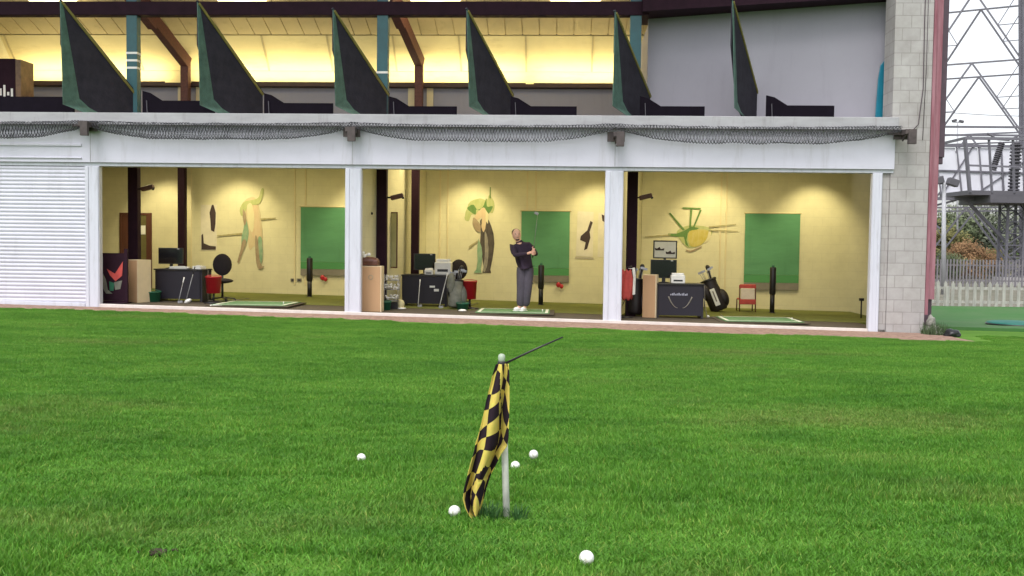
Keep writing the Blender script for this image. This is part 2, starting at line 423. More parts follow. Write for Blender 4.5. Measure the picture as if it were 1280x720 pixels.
def grass_field():
    pts = []; rnd = random.Random(3)
    y = 1.2
    st = TS*.92
    while y < 18.6:
        hw = .72*y + 2.0; x = -hw
        while x < hw:
            px_, py_ = x + rnd.uniform(-.06, .06), y + rnd.uniform(-.06, .06)
            d = Vector((px_-O.x, py_-O.y, 0)); u, v = d.dot(UA), d.dot(VA)
            if v < strip_edge(u)-.16 or (u > 8.9 and v < .9): pts.append((px_, py_))
            x += st
        y += st
    # right verge up to the turf apron
    me = bpy.data.meshes.new('grass_blades')
    me.from_pydata([(x, y, G(x, y)) for x, y in pts], [], [])
    rzl, scl, vrl = [], [], []
    for i, (x, y) in enumerate(pts):
        gx = (G(x+.2, y)-G(x-.2, y))/.4; gy = (G(x, y+.2)-G(x, y-.2))/.4
        n = Vector((-gx, -gy, 1)).normalized(); q = n.to_track_quat('Z', 'Y').to_matrix() @ Matrix.Rotation(rnd.choice((0, 1, 2, 3))*math.pi/2, 3, 'Z')
        e = q.to_euler(); rzl += [e.x, e.y, e.z]
        h = 1.0 + .55*noise.noise(Vector((x*.8, y*1.1, 9)))
        for wp, rr in WORN:
            dd = math.hypot(x-wp.x, y-wp.y)
            if rr and dd < .45: h *= .62
        scl += [1, 1, max(.45, h)]; vrl.append(rnd.randrange(4))
    for nm, ty, fld, val in (('rz', 'FLOAT_VECTOR', 'vector', rzl), ('sc', 'FLOAT_VECTOR', 'vector', scl), ('vr', 'INT', 'value', vrl)):
        me.attributes.new(nm, ty, 'POINT').data.foreach_set(fld, val)
    o = bpy.data.objects.new('grass_blades', me); C.objects.link(o)
    ng = bpy.data.node_groups.new('scatter_grass', 'GeometryNodeTree')
    ng.interface.new_socket('Geometry', in_out='INPUT', socket_type='NodeSocketGeometry')
    ng.interface.new_socket('Geometry', in_out='OUTPUT', socket_type='NodeSocketGeometry')
    N, L = ng.nodes.new, ng.links.new
    gi, go, jn = N('NodeGroupInput'), N('NodeGroupOutput'), N('GeometryNodeJoinGeometry')
    ar, asc, av = N('GeometryNodeInputNamedAttribute'), N('GeometryNodeInputNamedAttribute'), N('GeometryNodeInputNamedAttribute')
    ar.data_type = 'FLOAT_VECTOR'; ar.inputs[0].default_value = 'rz'
    asc.data_type = 'FLOAT_VECTOR'; asc.inputs[0].default_value = 'sc'
    av.data_type = 'INT'; av.inputs[0].default_value = 'vr'
    e2r = N('FunctionNodeEulerToRotation'); L(ar.outputs['Attribute'], e2r.inputs[0])
    for k in range(4):
        oi = N('GeometryNodeObjectInfo'); oi.inputs['Object'].default_value = tufts[k]; oi.inputs['As Instance'].default_value = True
        cp = N('FunctionNodeCompare'); cp.data_type = 'INT'; cp.operation = 'EQUAL'
        ins = [s for s in cp.inputs if s.type == 'INT']; L(av.outputs['Attribute'], ins[0]); ins[1].default_value = k
        ip = N('GeometryNodeInstanceOnPoints'); L(gi.outputs[0], ip.inputs['Points']); L(cp.outputs[0], ip.inputs['Selection'])
        L(oi.outputs['Geometry'], ip.inputs['Instance']); L(e2r.outputs[0], ip.inputs['Rotation']); L(asc.outputs['Attribute'], ip.inputs['Scale'])
        L(ip.outputs[0], jn.inputs[0])
    L(jn.outputs[0], go.inputs[0])
    md = o.modifiers.new('scatter', 'NODES'); md.node_group = ng
    tag(o, 'short green mown grass of the target field', 'grass', kind='stuff')
grass_field()

# ------------------------------------------------------------------ building
BLD = thing('driving_range_building', 'two storey golf driving range building with open lit bays and white fascia', 'building', W(0, 0, 0), -A)
def bp(b, name, mt, bevel=0, parent=None): return b.build(name, mt, parent or BLD, bevel)
UL, UR = -13.5, 8.12
BACK = 5.5
POSTS = [(-8.76, -8.46), (-3.39, -3.06), (1.82, 2.18), (7.02, 7.21)]
def slope_slab(b, u0, u1, v0, v1, t0, t1):
    b.hexa([(u0, v0, floorz(u0)+t0), (u1, v0, floorz(u1)+t0), (u1, v1, floorz(u1)+t0), (u0, v1, floorz(u0)+t0), (u0, v0, floorz(u0)+t1), (u1, v0, floorz(u1)+t1), (u1, v1, floorz(u1)+t1), (u0, v1, floorz(u0)+t1)])
b = B(); slope_slab(b, UL, 7.36, .0, 1.75, -.25, 0); bp(b, 'bay_floor', M['brownfloor'])
b = B(); slope_slab(b, UL, 8.3, 1.75, BACK+.9, -.25, .006); bp(b, 'mat_floor', M['carpet'])
b = B(); slope_slab(b, -8.45, 7.0, -.10, -.002, -.2, .014); bp(b, 'door_sill', M['sill'], .008)
# back walls, corners stepped from bay to bay
def wall(name, pts, z0, z1, th, mt):
    b = B()
    for (ua, va), (ub, vb) in zip(pts, pts[1:]):
        d = Vector((ub-ua, vb-va, 0)).normalized(); n = Vector((-d.y, d.x, 0))*th
        b.hexa([(ua, va, z0), (ub, vb, z0), (ub+n.x, vb+n.y, z0), (ua+n.x, va+n.y, z0), (ua, va, z1), (ub, vb, z1), (ub+n.x, vb+n.y, z1), (ua+n.x, va+n.y, z1)])
    return bp(b, name, mt)
wall('back_wall', [(-13.4, 6.1), (-8.72, 6.1)], -.3, 3.75, .2, M['cream'])
wall('back_wall', [(-8.716, BACK), (-2.55, BACK)], -.3, 3.75, .2, M['cream'])
wall('back_wall', [(-2.546, BACK), (3.0, BACK)], -.3, 3.75, .2, M['cream'])
wall('back_wall', [(3.004, BACK), (9.1, BACK)], -.3, 3.75, .2, M['cream'])
wall('dividing_wall', [(-3.22, .30), (-2.55, BACK-.003)], -.3, 3.75, .02, M['cream'])
wall('dividing_wall', [(2.02, .30), (3.0, BACK-.003)], -.3, 3.75, .02, M['cream'])
b = B(); b.bb(-8.735, -8.72, BACK, 6.097, -.3, 3.75); bp(b, 'dividing_wall', M['trim'])
wall('end_wall', [(9.3, BACK+.9), (8.32, .56)], -.4, 7.4, .12, M['block'])
b = B(); b.bb(-13.6, -13.4, .1, 6.4, -.3, 7); bp(b, 'end_wall', M['cream'])
# wall trunking
for u in (-6.0, -5.72, -2.2, -2.0, .05, .27, 4.98, 5.12):
    b = B(); b.bb(u, u+.035, BACK-.025, BACK-.002, .35, 3.5); bp(b, 'cable_trunking', M['trim'])
b = B(); b.bb(UL, 8.3, .12, BACK+.65, 3.76, 3.86); bp(b, 'bay_ceiling', M['ceil'])
b = B(); b.bb(UL, UR, .02, .118, 2.95, 3.7); bp(b, 'lintel', M['white'])
# fascia
b = B(); b.bb(UL, 7.42, -.09, .0, 3.025, 3.775)
bp(b, 'fascia', M['white'], .006)
b = B(); b.bb(UL, -8.80, -.115, -.093, 3.35, 3.40); b.bb(UL, -8.80, -.115, -.093, 3.10, 3.125); bp(b, 'fascia_rib', M['white'], .006)
b = B(); b.bb(UL, 7.42, -.045, .015, 2.955, 3.022); bp(b, 'fascia_trim', M['post'], .004)
for u in (-8.62, -3.24, 2.0, -13):
    b = B(); b.bb(u-.006, u+.006, -.094, -.0915, 3.03, 3.77); bp(b, 'fascia_joint', M['ledge'])
b = B(); b.bb(UL, 7.45, -.20, .25, 3.778, 4.02); bp(b, 'balcony_ledge', M['ledge'], .01)
b = B(); b.bb(UL, 7.3, .25, 6.4, 3.87, 4.0); bp(b, 'upper_floor', M['concrete'])
# posts with shutter guides
for a, c in POSTS:
    b = B(); zb = floorz(a)-.1
    b.bb(a, c, -.06, .08, zb, 2.952)
    w = c-a
    b.bb(a+.015, a+.015+w*.22, -.075, -.062, zb, 2.94); b.bb(c-.015-w*.22, c-.015, -.075, -.062, zb, 2.94)
    bp(b, 'white_post', M['post'], .006)
# shutter
b = B(); n = 36; z0 = floorz(-10)-.08; dz = (2.95-z0)/n
prof = []
for i in range(n):
    for k in range(5):
        t = k/5; prof.append((-.012-.018*math.sin(math.pi*t)**.6, z0+dz*(i+t)))
prof.append((-.012, 2.95))
L_ = [b.bm.verts.new((UL, y, z)) for y, z in prof]; R_ = [b.bm.verts.new((-8.77, y, z)) for y, z in prof]
for i in range(len(prof)-1): b.bm.faces.new((L_[i], R_[i], R_[i+1], L_[i+1])).smooth = True
bk = [b.bm.verts.new((u, .05, z)) for u, z in ((UL, z0), (-8.77, z0), (-8.77, 2.95), (UL, 2.95))]
b.bm.faces.new((bk[1], bk[0], bk[3], bk[2]))
bp(b, 'roller_shutter', M['shutter'])
b = B(); slope_slab(b, UL, -8.78, -.05, .045, -.22, .015); bp(b, 'shutter_bottom_bar', M['post'], .005)
# block pillar + flashing
PB = .5
b = B(); b.bb(7.37, 8.10, -.03, .55, -.5, 9.0); bp(b, 'block_pillar', M['block'])
b = B(); b.bb(7.23, 7.365, .0, .3, -.4, 2.95); bp(b, 'pillar_return', M['block'])
b = B(); b.bb(8.105, 8.16, -.05, .5, .2, 9.0); b.bb(8.162, 8.30, .02, .5, .5, 9.0)
o = bp(b, 'red_flashing', M['pink'])
b = B(); b.bb(8.105, 8.17, -.055, .5, -.45, .197); b.bb(8.172, 8.27, .06, .5, -.45, .496); bp(b, 'wall_foot', M['gutter'])
b = B(); b.bb(8.302, 8.42, .05, .2, 3.28, 9.0); b.bb(8.32, 8.40, .07, .17, 3.15, 3.28); bp(b, 'downpipe', M['gutter'], .01)
b = B(); b.tube([(7.93, -.06, 9), (7.92, -.05, 6), (7.93, -.06, 4.6), (7.86, -.055, 3.9), (7.72, -.05, 3.75)], .008, 6); b.tube([(7.97, -.06, 9), (7.98, -.055, 5), (7.95, -.06, 3.6)], .006, 6); bp(b, 'hanging_cable', M['gutter'])
# columns and roof structure
COLV = 1.6
for px in (167, 479, 794):
    u, _ = at_v(px, 60, COLV)
    b = B(); b.bb(u-.12, u+.12, COLV-.1, COLV+.1, 4.0, 8.3); bp(b, 'teal_column', M['teal'], .01)
    b = B(); b.bb(u-.11, u+.11, COLV-.09, COLV+.09, floorz(u)-.05, 3.755); bp(b, 'dark_column', M['darksteel'], .01)  # same column below the balcony, its unlit look put into a dark colour
    if px < 500:
        b = B()
        for z in ((5.20, 5.36, 5.52) if px < 200 else (5.12,)): b.bb(u-.125, u+.125, COLV-.106, COLV+.106, z, z+.045)
        bp(b, 'white_band', M['offwhite'])
for px, pu, cv in ((228, 232, 5.0), (519, 524, 3.6)):
    ul, _ = at_v(px, 300, cv); uu, zk = at_v(pu, 78, 5.0)
    b = B(); b.bb(ul-.09, ul+.09, cv-.09, cv+.09, floorz(ul), 3.755); bp(b, 'dark_column', M['darksteel'], .01)
    b = B(); b.bb(uu-.1, uu+.1, 4.9, 5.1, 4.0, zk+.15)
    bp(b, 'rear_column', M['glulam'], .01)
    b = B()
    d = Vector((-.75, -4.6, 2.35))
    b.bar((uu+.02, 5.05, zk-.02), Vector((uu+.02, 5.05, zk-.02))+d*.36, .2, .30); b.bar(Vector((uu+.02, 5.0, zk+.0))+d*.30, Vector((uu, 5.0, zk))+d*1.1, .22, .46)
    bp(b, 'roof_rafter', M['glulam'], .01)
    b = B(); b.bb(uu-.32, uu-.14, 5.28, 5.33, 4.0, 5.42); b.bb(uu+.16, uu+.32, 5.28, 5.33, 4.0, 5.42); bp(b, 'pale_jamb', M['trim'])
b = B(); b.bb(UL, 2.75, COLV-.13, COLV+.13, 6.36, 6.65); bp(b, 'cross_beam', M['darksteel'], .01)
b = B(); b.hexa([(2.6, 1.3, 6.40), (8.1, .3, 6.50), (8.1, 2.6, 6.50), (2.6, 2.6, 6.40), (2.6, 1.3, 7.6), (8.1, .3, 7.6), (8.1, 2.6, 7.6), (2.6, 2.6, 7.6)]); bp(b, 'roof_eave', M['darksteel'])
# upper back: grey wall, rail, soffit, corrugated ceiling
b = B(); b.bb(UL, 3.2, 5.35, 5.55, 4.0, 5.42); bp(b, 'upper_back_wall', M['greywall'])
b = B(); b.bb(UL, 3.2, 5.15, 5.42, 5.43, 5.51); bp(b, 'dado_rail', M['rail'], .006)
def slab(b, u0, u1, a, c, th):
    (v0, z0), (v1, z1) = a, c
    n = Vector((0, -(z1-z0), (v1-v0))).normalized()*th
    if n.z < 0: n = -n
    b.hexa([(u0, v0, z0), (u1, v0, z0), (u1, v1, z1), (u0, v1, z1), (u0, v0+n.y, z0+n.z), (u1, v0+n.y, z0+n.z), (u1, v1+n.y, z1+n.z), (u0, v1+n.y, z1+n.z)])
b = B(); slab(b, UL, 3.2, (5.52, 5.52), (5.42, 5.86), .05); slab(b, UL, 3.2, (5.42, 5.865), (4.75, 6.62), .05); bp(b, 'sloped_soffit', M['yelpanel'])
for i in range(10):
    u = UL + .2 + i*1.66
    b = B(); slab(b, u, u+.04, (5.40, 5.86), (4.73, 6.61), .02); bp(b, 'soffit_batten', M['lining'])
b = B(); u = UL
while u < 3.1:
    slab(b, u, min(3.2, u+.395), (4.73, 6.645), (-.6, 8.6), .05)
    slab(b, u+.39, min(3.2, u+.425), (4.73, 6.675), (-.6, 8.63), .03)
    u += .42
bp(b, 'roof_lining', M['lining'])
b = B(); slab(b, UL-.3, 8.25, (6.7, 6.0), (-.8, 9.0), .12); bp(b, 'roof', M['gutter'])
b = B(); b.hexa([(2.78, 2.0, 4.0), (7.62, .84, 4.0), (7.62, .94, 4.0), (2.78, 2.1, 4.0), (2.78, 2.0, 6.56), (7.62, .84, 6.52), (7.62, .94, 6.52), (2.78, 2.1, 6.56)]); bp(b, 'upper_partition', M['greywall'])
b = B(); b.bb(2.86, 3.0, 2.2, 5.3, 4.0, 6.5); bp(b, 'upper_partition', M['greywall'])
b = B(); b.bb(UL, UR, 6.2, 6.4, -.3, 7.0); bp(b, 'rear_wall', M['block'])
# net brackets
for px, py in ((112, 158), (440, 165), (770, 171), (1128, 168)):
    u, z = at_v(px, py, -.2)
    b = B(); b.bb(u-.17, u+.17, -.24, -.20, z-.10, z+.09); b.bb(u-.06, u+.12, -.56, -.24, z-.03, z+.06); b.bb(u-.01, u+.14, -.58, -.50, z-.22, z+.06)
    b.prism([(u-.02, -.24, z-.14), (u-.02, -.5, z-.02), (u-.02, -.24, z-.02)], (1, 0, 0), .025)
    if px < 200 or px > 1000: b.bb(u-.3, u-.02, -.3, -.24, z-.02, z+.03)
    bp(b, 'net_bracket', M['bracket'], .004)
# door in bay 1
du0, _ = at_v(150, 320, 6.09); du1, _ = at_v(190, 320, 6.09); zt = at_v(170, 266, 6.09)[1]
b = B(); b.bb(du0, du0+.06, 6.06, 6.12, 0, zt); b.bb(du1-.14, du1, 6.05, 6.12, 0, zt); b.bb(du0+.06, du1-.14, 6.06, 6.12, zt-.06, zt); dr = bp(b, 'door', M['door'], .004)
b = B(); b.bb(du0+.062, du0+.40, 6.075, 6.11, 0, zt-.062); b.build('door_leaf', M['door'], dr)
b = B(); b.bb(du0+.402, du1-.142, 6.08, 6.10, .0, zt-.062); b.build('glazing', M['doorglass'], dr)
b = B(); b.bb(du0+.42, du1-.17, 6.069, 6.079, zt-.58, zt-.34); b.build('glass_reflection', M['paper'], dr)  # white patch on the glazing, a light reflection painted as a solid
b = B(); b.ell((du0+.36, 6.05, 1.1), (.02, .03, .02)); b.build('handle', M['steel'], dr)

# ------------------------------------------------------------------ divider sails, boards, nets upstairs
SD = R(32)-0
def sail(px, apex_z, i, lean=0):
    u, _ = at_v(px, 100, .0)
    t = bthing('divider_sail', SAIL_L[i], 'divider sail', u, .02, 4.02, math.pi/2-R(32)+A, 'triangular divider sails along the balcony')
    h = apex_z-4.02; Lg = 1.75
    top = lambda l: h + (.62-h)*(l/Lg)
    b = B()
    pts = [(0, 0, h), (.0, 0, .62*h), (.38, 0, .32), (.9, 0, .0), (Lg, 0, -.02), (Lg, 0, .62)]
    b.prism(pts, (0, 1, 0), .03); b.build('canvas', M['sail'], t)
    b = B()
    q = Vector((lean, 0, 0))
    b.prism([Vector((-.012, -.004, h)), Vector((-.03, -.10, .18))+q, Vector((.34, -.17, .07))+q, (1.15, -.06, -.04), (1.1, -.004, .03), (.62, -.004, .20), (.40, -.004, .36), (.05, -.004, h-.06)], (0, 1, 0), .012)
    b.build('green_flap', M['flap'], t)
    b = B(); b.bar((.02, -.01, h-.02), (Lg, -.01, .63), .022, .05); b.build('hem', M['hem'], t)
    b = B(); b.bar((-.01, .02, h+.03), (Lg+.03, .02, .66), .05, .035); b.build('frame', M['sail'], t)
    return t
SAIL_L = ['dark green edged triangular divider sail farthest left, left of the post with three white bands',
          'dark triangular divider sail just right of the first brown rafter, second from left',
          'dark triangular divider sail just left of the teal post with a single white band',
          'dark triangular divider sail midway between second and third teal posts, before the yellow soffit',
          'narrow dark triangular divider sail just left of the teal post beside the grey wall',
          'slender green edged triangular sail alone in front of the plain grey wall']
SP = [(76, 6.30), (247, 6.27), (416, 6.12), (583, 6.12), (768, 6.08), (914, 6.30)]
for i, (px, az) in enumerate(SP):
    sail(px, az, i, (0, 0, 0, 0, -.22, 0)[i])
BOARD_L = ['low black board left of the first sail, in front of the dark cabinet', 'low black board between the first and second sails', 'low black board between the second and third sails',
           'low black board right of the single banded teal post', 'low black board right of the fourth sail', 'low black board right of the teal post at the grey wall', 'low black board farthest right, under the grey wall near the teal panel']
for i, (p0, p1, q) in enumerate(((-30, 92, 121), (178, 268, 126), (330, 416, 129), (486, 571, 133), (638, 721, 133), (800, 881, 133), (958, 1043, 132))):
    u0, _ = at_v(p0, 130, .5); u1, z1 = at_v(p1, q, .5)
    t = bthing('barrier_board', BOARD_L[i], 'barrier board', u0, .5, 4.003, 0, 'low black boards along the balcony')
    b = B(); b.prism([(0, 0, 0), (u1-u0, 0, 0), (u1-u0, 0, z1-4.003), (.42, 0, z1-4.003), (.16, 0, z1-4.003+.16), (0, 0, z1-4.003+.2)], (0, 1, 0), .05); b.build('panel', M['dark'], t)
    b = B(); b.ell((u1-u0-.62, -.008, .09), (.045, .006, .018)); b.build('emblem', M['greyband'], t)
    b = B(); b.bar((.12, -.012, 0), (.10, -.012, .36), .05, .01); b.build('stay', M['galvdark'], t)
# rolled nets hung along the fascia
NET_L = ['rolled grey net sagging along the fascia above the roller shutter', 'rolled grey net sagging over the bay with the door', 'rolled grey net sagging over the middle bay with the golfer', 'rolled grey net sagging over the right hand bay']
nb = [at_v(px, py, -.26) for px, py in ((-160, 150), (106, 154), (438, 160), (768, 165), (1126, 163))]
for i in range(4):
    (ua, za), (ub, zb) = nb[i], nb[i+1]
    za = zb = 3.80 if i else 3.80
    b = B(); n = int((ub-ua)/.06); ring = 10; rows = []
    for k in range(n+1):
        t = k/n; s4 = 4*t*(1-t)
        u = ua + (ub-ua)*t; top = 3.84 - .03*s4; hgt = .06 + .175*min(1, s4*1.35)**.8 + .012*noise.noise(Vector((u*2, i, 3)))
        rows.append([b.bm.verts.new((u + (.03 if j % 2 else 0) + .022*noise.noise(Vector((u*9, j*3.3, i))), -.30 - .06*math.sin(2*math.pi*j/ring) + .02*noise.noise(Vector((u*4, j, i+5))), top - hgt*(1-math.cos(2*math.pi*j/ring))*.70 + .022*noise.noise(Vector((u*3.1, j*1.7, i+9))))) for j in range(ring)])
    for k in range(n):
        for j in range(0, ring, 2):
            # diamond cells
            a0 = rows[k][j]; r1 = rows[k][(j+1) % ring]; a2 = rows[k+1][j]; r2 = rows[k][(j-1) % ring]
            try: b.bm.faces.new((a0, r1, a2, r2))
            except Exception: pass
    bmesh.ops.remove_doubles(b.bm, verts=b.bm.verts, dist=.0001)
    loose = [v for v in b.bm.verts if not v.link_faces]; bmesh.ops.delete(b.bm, geom=loose, context='VERTS')
    o = b.build('rolled_net', M['net'])
    o.location = W(0, 0, 0); o.rotation_euler = (0, 0, -A)
    wm = o.modifiers.new('strands', 'WIREFRAME'); wm.thickness = .021; wm.use_even_offset = False
    tag(o, NET_L[i], 'net', 'rolled nets along the fascia')

# ------------------------------------------------------------------ upper storey loose things
u, z = at_v(1101, 148, .7)
t = bthing('sign_board', 'teal board with a rounded top standing beside the block pillar on the balcony', 'sign board', u+.02, .7, 4.003)
b = B(); pr = [(-.13, 0), (.2, 0), (.2, 1.08), (.12, 1.22), (.02, 1.27), (-.05, 1.18), (-.09, .9)]
b.prism([(x, 0, z) for x, z in pr], (0, 1, 0), .05); b.build('panel', M['tealplastic'], t, .01)
b = B(); b.bb(-.12, .22, -.05, .1, 0, .03); b.build('foot', M['black'], t)
u, z = at_v(6, 112, 2.6)
t = bthing('vending_cabinet', 'dark cabinet with pale markings at the left end of the balcony', 'cabinet', u+.12, 2.6, 4.003)
b = B(); b.bb(-.4, .13, 0, .6, 0, 1.62); b.build('body', M['darksteel'], t, .01)
b = B(); b.bb(.134, .26, .01, .55, .1, 1.60); b.build('side_panel', mat('brown_side', (.16, .09, .05), .5, .4, 6), t)
b = B()
for i in range(5): b.bb(-.33+i*.09, -.28+i*.09, -.012, -.002, .72+.05*(i % 2), .85+.08*(i % 3))
b.build('marking', M['paper'], t)

# ------------------------------------------------------------------ interior: decals, posters, screens
def smooth_poly(p, seed):
    if len(p) <= 4 or len(p) >= 13: return p
    out = []; n = len(p)
    for i in range(n):
        a, b_, c, d = p[i-1], p[i], p[(i+1) % n], p[(i+2) % n]
        for k in range(5):
            t = k/5
            q = [.5*(2*b_[j] + (c[j]-a[j])*t + (2*a[j]-5*b_[j]+4*c[j]-d[j])*t*t + (3*b_[j]-a[j]-3*c[j]+d[j])*t**3) for j in (0, 1)]
            w_ = .45*noise.noise(Vector((q[0]*.6, q[1]*.6, seed)))
            out.append((q[0]+w_, q[1]+w_*.7))
    return out
def decal(name, label, cat, shapes, v, group=None, th=.004):
    us = []
    if cat == 'mural': shapes = [(a, smooth_poly(p, i)) for i, (a, p) in enumerate(shapes)]
    for _, pts in shapes: us += [at_v(px, py, v) for px, py in pts]
    cu = sum(p[0] for p in us)/len(us); cz = min(p[1] for p in us)
    t = bthing(name, label, cat, cu, v, cz, 0, group)
    for k, (mk, pts) in enumerate(shapes):
        q = [at_v(px, py, v) for px, py in pts]
        b = B(); b.prism([(a-cu, -.002 if k == 0 else -.0065-k*.002, c-cz) for a, c in q], (0, -1, 0), th if k == 0 else .0015)
        b.build(SHN.get(mk, 'painted_shape'), M[mk], t)
    return t
SHN = {}
def dm(k, col, nm): M[k] = mat(k, col, .8, .1, 3 if k.startswith('po') else 4.5, stretch=(1, 1, 1) if k.startswith('po') else (2.2, 1, 1), col2=None if k.startswith('po') else tuple(c*(.6 if k not in ('mu_dark', 'mu_green') else .9) + q*(.4 if k not in ('mu_dark', 'mu_green') else .1) for c, q in zip(col, (.60, .55, .36)))); SHN[k] = nm
dm('mu_teal', (.16, .33, .20), 'shadow_shape'); dm('mu_skin', (.64, .46, .28), 'figure_shape'); dm('mu_dark', (.05, .035, .035), 'trouser_shape')
dm('mu_grey2', (.20, .17, .16), 'fold_shape'); dm('mu_line', (.36, .30, .13), 'club_line'); dm('mu_green', (.09, .20, .04), 'green_shape'); dm('mu_lime', (.38, .42, .14), 'pale_green_shape')
dm('mu_yel', (.52, .40, .05), 'club_face'); dm('mu_pale', (.70, .62, .36), 'highlight_shape'); dm('po_white', (.66, .60, .48), 'sheet'); dm('po_dark', (.05, .03, .03), 'printed_figure')
dm('po_grey', (.42, .37, .29), 'printed_band'); dm('mu_brown', (.28, .18, .11), 'limb_shape'); dm('mu_pink', (.60, .46, .27), 'wash_shape')
VB = BACK-.004
decal('wall_mural', 'faded mural of a golfer in flesh tones above the empty hitting mat', 'mural', [
    ('mu_pink', [(305, 252), (316, 246), (323, 256), (328, 290), (326, 320), (318, 308), (312, 312), (308, 285), (303, 262)]),
    ('mu_teal', [(303, 262), (308, 274), (311, 292), (308, 304), (303, 312), (302, 298), (305, 282)]),
    ('mu_skin', [(313, 256), (320, 254), (325, 282), (326, 296), (317, 298), (313, 280)]),
    ('mu_lime', [(300, 262), (306, 252), (322, 248), (327, 236), (330, 238), (325, 254), (311, 258), (303, 270)]),
    ('mu_pale', [(309, 258), (315, 255), (318, 272), (316, 290), (311, 282)]), ('mu_brown', [(304, 262), (307, 266), (308, 276), (306, 282), (304, 274)]),
    ('mu_brown', [(304, 300), (308, 303), (302, 320), (299, 328), (297, 327), (300, 316)]),
    ('mu_teal', [(323, 299), (327, 297), (328.6, 312), (328.4, 322), (327, 329), (325.5, 329)]),
    ('mu_brown', [(319, 298), (322, 298), (326, 329), (331, 333), (322, 334)]),
    ('mu_line', [(272, 294), (303, 291), (303, 293), (272, 295.5)]),
    ('mu_line', [(326, 273), (345, 272), (345, 273.5), (326, 275)])], VB)
decal('wall_mural', 'mural of a golfer in dark trousers and green cap left of the man', 'mural', [
    ('mu_lime', [(583, 262), (588, 252), (600, 248), (608, 250), (612, 244), (618, 254), (616, 266), (606, 264), (600, 270), (590, 268), (586, 276), (581, 274)]),
    ('mu_green', [(586, 258), (592, 256), (597, 262), (604, 258), (608, 248), (609, 258), (616, 258), (611, 267), (604, 266), (596, 262), (594, 268), (585, 262)]),
    ('mu_dark', [(600, 276), (604, 271), (607, 270), (611, 275), (614, 282), (617, 292), (618, 304), (617, 314), (615.5, 324), (612.8, 337), (614, 341), (603, 341), (604.5, 334), (602.5, 318), (600, 305), (601, 290)]),
    ('mu_skin', [(598, 264), (606, 260), (608, 276), (605, 290), (602, 284), (602, 272), (596, 276), (591, 276)]),
    ('mu_grey2', [(606, 290), (610, 300), (610, 325), (607, 338), (604, 338), (606, 318)]), ('mu_pale', [(607, 262), (611, 268), (610, 280), (607, 276)]),
    ('mu_brown', [(592, 272), (597, 276), (601, 282), (600, 290), (595, 288), (591, 280)]),
    ('mu_teal', [(598, 298), (600, 303), (602, 309), (603, 318), (602.5, 326), (601, 336), (602, 341), (592.5, 341), (593, 339.5), (595.5, 337), (597, 326), (596.5, 318), (596.8, 308)]),
    ('mu_line', [(586, 308), (598, 300), (598, 302), (586, 311)]),
    ('mu_green', [(612.5, 234), (613.5, 234), (613.5, 248), (612, 248)])], VB)
decal('wall_mural', 'mural of a yellow club face with green shafts above the arc emblem desk', 'mural', [
    ('mu_lime', [(846, 290), (860, 282), (885, 284), (890, 292), (880, 304), (862, 310), (852, 302)]),
    ('mu_green', [(835, 292), (846, 292), (856, 288), (864, 283), (874, 285), (866, 290), (860, 291), (858, 300), (861, 309), (857, 306), (855, 296), (846, 296), (835, 295)]),
    ('mu_yel', [(862, 289), (885, 288), (882, 300), (872, 308), (862, 306)]),
    ('mu_pale', [(886, 289), (889, 290), (887, 299), (880, 304), (884, 297)]),
    ('mu_brown', [(858, 312), (864, 313), (876, 308), (876, 309.5), (864, 315), (858, 313.5)]),
    ('mu_green', [(836, 266.5), (838, 266), (856, 287), (853.5, 288)]),
    ('mu_green', [(863, 260), (865.5, 260), (863.5, 284), (861.5, 284)]),
    ('mu_green', [(875, 262), (877, 262.5), (868, 284), (866, 283.5)]),
    ('mu_green', [(853, 259), (876, 260), (876, 261.5), (853, 261)]),
    ('mu_line', [(806, 295.5), (838, 293), (838, 294.5), (806, 296.8)]),
    ('mu_line', [(886, 283), (920, 280), (920, 281), (886, 284.5)]), ('mu_line', [(886, 287), (922, 288.5), (922, 289.5), (886, 288.5)])], VB)
decal('wall_poster', 'pale poster with a standing dark figure left of the flesh toned mural', 'poster', [
    ('po_white', [(251, 256), (271, 256), (271, 313), (251, 313)]),
    ('po_dark', [(265, 256), (267, 256), (270, 266), (269.5, 280), (268, 290), (264, 288), (263, 274), (262, 266)]),
    ('po_dark', [(252, 312), (252, 294), (254, 292), (255, 304), (262, 307), (270, 308), (270, 312)])], VB, 'golf posters on the walls')
decal('wall_poster', 'pale poster with a crouching dark golfer right of the green screen', 'poster', [
    ('po_white', [(722, 264), (742, 265), (741, 321), (720, 320)]),
    ('po_dark', [(738, 276), (741, 278), (737, 290), (738, 297), (734, 311), (730, 313), (732, 303), (725, 300), (726, 295), (734, 288)]),
    ('po_grey', [(719, 321), (742, 322), (742, 324), (719, 323)])], VB, 'golf posters on the walls')
decal('wall_poster', 'pale poster half hidden behind the white post right of the man', 'poster', [
    ('po_white', [(748, 266), (762, 266), (761, 322), (747, 321)]), ('po_dark', [(752, 268), (757, 270), (756, 278), (753, 276)])], VB, 'golf posters on the walls')
decal('wall_poster', 'faint pale sheet beside the dark column behind the middle post', 'poster', [('po_white', [(452, 288), (464, 288), (464, 312), (452, 312)])], 4.4 if False else VB, 'golf posters on the walls') if False else None
